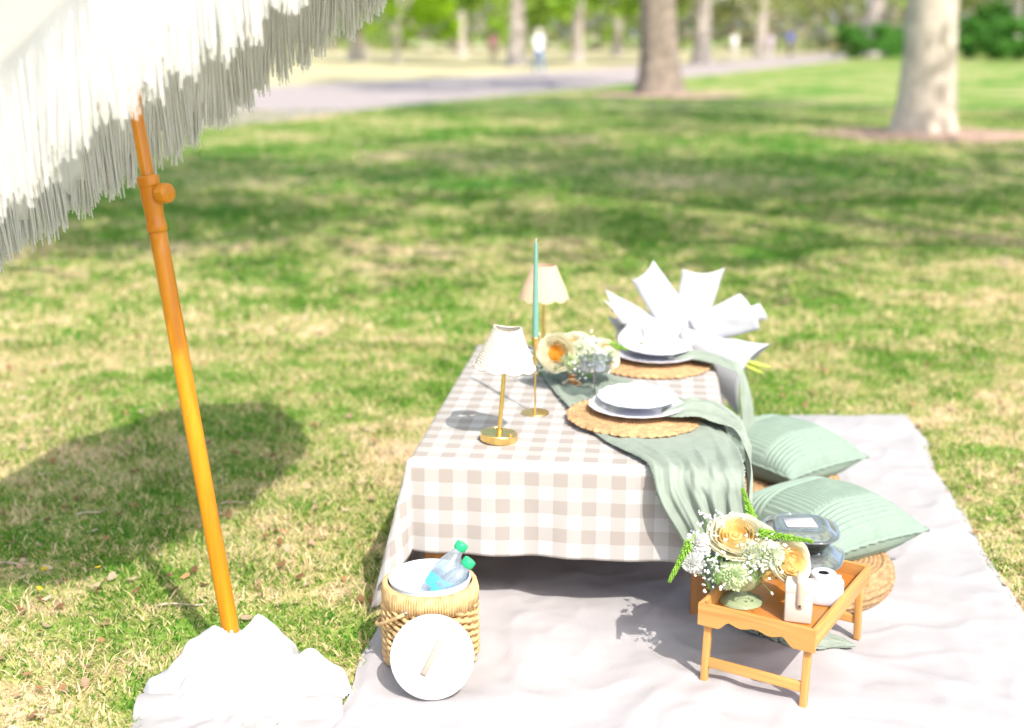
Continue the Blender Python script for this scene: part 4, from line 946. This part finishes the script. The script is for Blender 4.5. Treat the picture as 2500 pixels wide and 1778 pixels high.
part('liner', lathe(smoothprof([(.097, .150), (.0975, .204), (.0995, .207), (.0995, .2095), (.096, .2095), (.0945, .204), (.089, .10), (.084, .03), (0, .028)], 4), 60), M_liner, bk, sharp=50)
for sgn in (1, -1):
    part('rivet', lathe(smoothprof([(.006, 0), (.0055, .003), (0, .005)], 3), 12), mat('steel', (.5, .48, .46), .3, 1), bk, (sgn * -.052, sgn * -.106, .162), aim((sgn * -.44, sgn * -.9, 0)))
hp_ = []
for i in range(25):
    t = PI * i / 24; c = Vector((-.052, -.108, 0)) * math.cos(t); o = Vector((-.90, .42, -.62)).normalized() * .150 * math.sin(t); p = c * (1.06 + .12 * math.sin(t)) + o; hp_.append((p.x, p.y, max(.012, .162 + o.z)))
part('bail_handle', tube(hp_, .0045, 7), M_wick, bk)
M_bottle = clear_mat('bottle_plastic', (.90, .95, .98), .2, .05, .16, (.80, .88, .95))
M_label = mat('aqua_label', (.10, .58, .72), .5); M_cap = mat('green_cap', (.02, .42, .17), .4)
BP = smoothprof([(0, 0), (.027, .001), (.031, .01), (.0315, .05), (.029, .06), (.0315, .07), (.0315, .125), (.029, .14), (.022, .16), (.0135, .176), (.0125, .190), (.0125, .200)], 4)
bot = thing('water_bottle', 'green capped clear water bottle, the lower right of two in the cooler', 'bottle', group='water bottles in the cooler')
part('body', lathe(BP, 28, lambda r, z, t, k: (r * (1 + (.02 * math.sin(k * 1.6) if .02 < z < .12 else 0)), z)), M_bottle, bot)
part('label', lathe([(.0322, .078), (.0326, .08), (.0326, .108), (.0322, .11)], 28, lambda r, z, t, k: (r, z)), M_label, bot)
part('cap', lathe([(.0145, .186), (.0155, .188), (.0155, .203), (.0145, .205), (0, .205)], 28, lambda r, z, t, k: (r * (1 + .03 * math.cos(28 * t) * (r > .015)), z)), M_cap, bot, sharp=40)
part('water', lathe([(0, .003), (.029, .006), (.0300, .05), (.0275, .06), (.0300, .07), (.0300, .115), (0, .116)], 24), clear_mat('water', (.80, .90, .97), .1, .02, .10, (.6, .78, .92)), bot)
b2 = copy_tree(bot); b2['label'] = 'green capped clear water bottle, the upper left of two in the cooler'
for o, tip, d in ((bot, (-.103, 2.842, .268), (.62, .10, .80)), (b2, (-.122, 2.885, .293), (.52, .16, .86))):
    d = Vector(d).normalized(); o.rotation_euler = aim(d); o.location = Vector(tip) - d * .20
ld = thing('bucket_lid', 'round white plastic lid leaning against the front of the wicker cooler', 'lid', (-.182, 2.615, .024), (R(66), 0, R(2)))
part('disc', xf(lathe(smoothprof([(0, .009), (.08, .0085), (.093, .007), (.0965, .004), (.0965, -.004), (.093, -.006), (.088, -.004), (0, -.003)], 4), 72), (0, .0975, 0)), mat('lid_white', (0.62, 0.62, 0.62), .35), ld)
def strapf(u, v):
    s = (v - .5) * .092; a = R(62); h = .010 + .010 * math.cos(PI * (v - .5)) ** .6
    return (s * math.cos(a) - (u - .5) * .014 * math.sin(a), .0975 + s * math.sin(a) + (u - .5) * .014 * math.cos(a), h)
solid(part('handle_strap', grid(strapf, 3, 20), mat('beige_strap', (0.34, 0.29, 0.24), .6), ld), .002)

# ================================================================ TRAY AND WHAT STANDS ON IT
M_bam = wood_mat('bamboo', (.46, .20, .05), (.68, .36, .11), .7, 0); M_bamy = wood_mat('bamboo_side', (.46, .20, .05), (.68, .36, .11), .7, 1); M_bamz = wood_mat('bamboo_leg', (.46, .20, .05), (.67, .35, .105), .7, 2)
M_bamf = wood_mat('bamboo_floor', (.42, .15, .028), (.50, .20, .042), .5, 1, .3)
tr = thing('bed_tray', 'bamboo folding tray table standing on the blanket', 'tray table', (.6615, 2.8165, .020), (0, 0, R(-31.5)))
tw, tlg, zb, zt_ = .14, .205, .158, .202
def apron(yc):
    n = 40; v = []; f = []
    for i in range(n + 1):
        x = -tw + 2 * tw * i / n; q = abs(x) / tw; zl = zb - .010
        if q < .50: zl = zb + .008 + .004 * math.cos(q * 12.5)
        elif q < .62: zl = zb + .008 + (-.018) * (q - .5) / .12
        for yy in (-.0055, .0055): v += [(x, yc + yy, zl), (x, yc + yy, zt_)]
    for i in range(n):
        a = i * 4; b = a + 4; f += [(a, b, b + 1, a + 1), (a + 2, a + 3, b + 3, b + 2), (a + 1, b + 1, b + 3, a + 3), (a, a + 2, b + 2, b)]
    f += [(0, 1, 3, 2), (n * 4, n * 4 + 2, n * 4 + 3, n * 4 + 1)]
    return v, f
part('end_apron', apron(-tlg), M_bam, tr, smooth=False); part('end_apron', apron(tlg), M_bam, tr, smooth=False)
for sx in (-1, 1): part('side_rail', box(.011, 2 * tlg - .012, zt_ - zb, .0015), M_bamy, tr, (sx * (tw - .0055), 0, (zt_ + zb) / 2 + .0004))
part('tray_floor', box(2 * tw - .02, 2 * tlg - .01, .006, .001), M_bamf, tr, (0, 0, TRZ - .020 - .004))
for sy in (-1, 1):
    for sx in (-1, 1): part('leg', box(.017, .014, .158, .002), M_bamz, tr, (sx * (tw - .020), sy * (tlg - .006), .079), (R(5 if sy > 0 else -5), 0, 0))
    part('leg_stretcher', box(2 * tw - .055, .009, .024, .0015), M_bam, tr, (0, sy * (tlg - .003), .055), (R(sy * 5), 0, 0))

# salad bowls
def sup(prof, e=3.2, seg=56):
    def fn(u, v):
        k = min(int(round(v * (len(prof) - 1))), len(prof) - 1); r, z = prof[k]; t = 2 * PI * u; c, s = math.cos(t), math.sin(t); q = r / ((abs(c) ** e + abs(s) ** e) ** (1 / e)); return (q * c, q * s, z)
    return grid(fn, seg, len(prof) - 1, True)
M_blk = mat('black_plastic', (.012, .012, .014), .25, coat=.3); M_lid = clear_mat('clear_lid', (.93, .95, .97), .16, .08, .07, (.75, .78, .84))
def bowl(label, loc, rz):
    t = thing('salad_bowl', label, 'takeout bowl', loc, (0, 0, rz), 'stacked takeout bowls'); t.scale = (1, 1, .72)
    part('tub', sup(smoothprof([(0, 0), (.048, 0), (.055, .004), (.072, .036), (.084, .058), (.089, .060), (.089, .063), (.080, .062), (.068, .035), (.052, .007), (0, .006)], 3)), M_blk, t)
    solid(part('clear_lid', sup(smoothprof([(.092, .060), (.093, .065), (.086, .067), (.080, .073), (.066, .086), (.055, .089), (.050, .087), (0, .087)], 4)), M_lid, t), .0008)
    def sal(u, v):
        a = 2 * PI * u; return (.078 * v * math.cos(a), .078 * v * math.sin(a), .056 + .010 * fbm(v * math.cos(a) * 4, v * math.sin(a) * 4, loc[2] * 30) + .012 * (1 - v * v))
    part('salad', grid(sal, 40, 12, True), mat('salad_mix', (.24, .26, .12), .6, var=.8, scale=60, bump=.6, bscale=80), t)
    part('paper_label', box(.075, .062, .0006, 0), mat('paper_grey', (.62, .62, .66), .7), t, (-.004, -.004, .0898), (0, 0, .15)); return t
bowl('lower black takeout bowl with clear lid standing on the tray', (.735, 2.955, TRZ), R(-20)); bowl('upper black takeout bowl with clear lid and grey label', (.722, 2.965, TRZ + .0662), R(-8))
# instant camera lying on its back
ic = thing('instant_camera', 'rounded white instant camera lying lens up on the tray', 'camera', (.748, 2.795, TRZ), (0, 0, R(-18)))
M_cam = mat('white_gloss_plastic', (0.62, 0.63, 0.68), .3, coat=.4)
part('body', sup(smoothprof([(0, 0), (.034, 0), (.040, .003), (.042, .012), (.042, .034), (.040, .044), (.034, .049), (.02, .050), (0, .050)], 4), 4.5), M_cam, ic)
part('lens_barrel', lathe(smoothprof([(.031, .048), (.031, .060), (.029, .0655), (.022, .067), (.015, .066), (.0125, .0645), (.011, .0625)], 4), 44), M_cam, ic, (-.008, .010, 0))
part('lens', lathe([(0, .0632), (.008, .0634), (.0118, .0645)], 30), M_blk, ic, (-.008, .010, 0))
part('viewfinder', box(.014, .012, .012, .002), clear_mat('finder', (.85, .88, .9), .3), ic, (-.030, .036, .054))
part('flash', box(.018, .010, .004, .001), mat('grey_plastic', (.5, .5, .53), .3), ic, (.024, .034, .050))
# cream case with strap
bx = thing('cream_case', 'small cream box case with tan leather strap at the front corner of the tray', 'case', (.660, 2.690, TRZ), (0, 0, R(-16)))
M_case = mat('cream_leather', (0.6, 0.54, 0.47), .6, bump=.1, bscale=300); M_strap = mat('tan_strap', (0.52, 0.4, 0.31), .6, bump=.1, bscale=200)
part('body', box(.062, .046, .094, .005, 3), M_case, bx, (0, 0, .047))
part('flap', box(.0635, .0475, .024, .004, 3), M_case, bx, (0, 0, .0840))
sp_ = [(.004, -.0255, .038), (.004, -.0262, .06), (.004, -.0262, .085), (.003, -.024, .102), (.001, -.012, .112), (0, .003, .114), (0, .016, .110), (0, .0245, .100), (0, .0262, .085), (0, .0258, .06)]
SPS = smoothprof(sp_, 4)
def stf(u, v):
    i = int(round(v * (len(SPS) - 1))); p = SPS[i]; hw = .0078 if i > 1 else .005 + .0014 * i; return (p[0] + (u - .5) * 2 * hw, p[1], p[2])
solid(part('strap', grid(stf, 2, len(SPS) - 1), M_strap, bx), .002)
part('rivet', lathe(smoothprof([(.0032, 0), (.003, .0012), (0, .002)], 3), 12), mat('dark_rivet', (.10, .07, .05), .4, .6), bx, (.004, -.0268, .045), aim((0, -1, 0)))
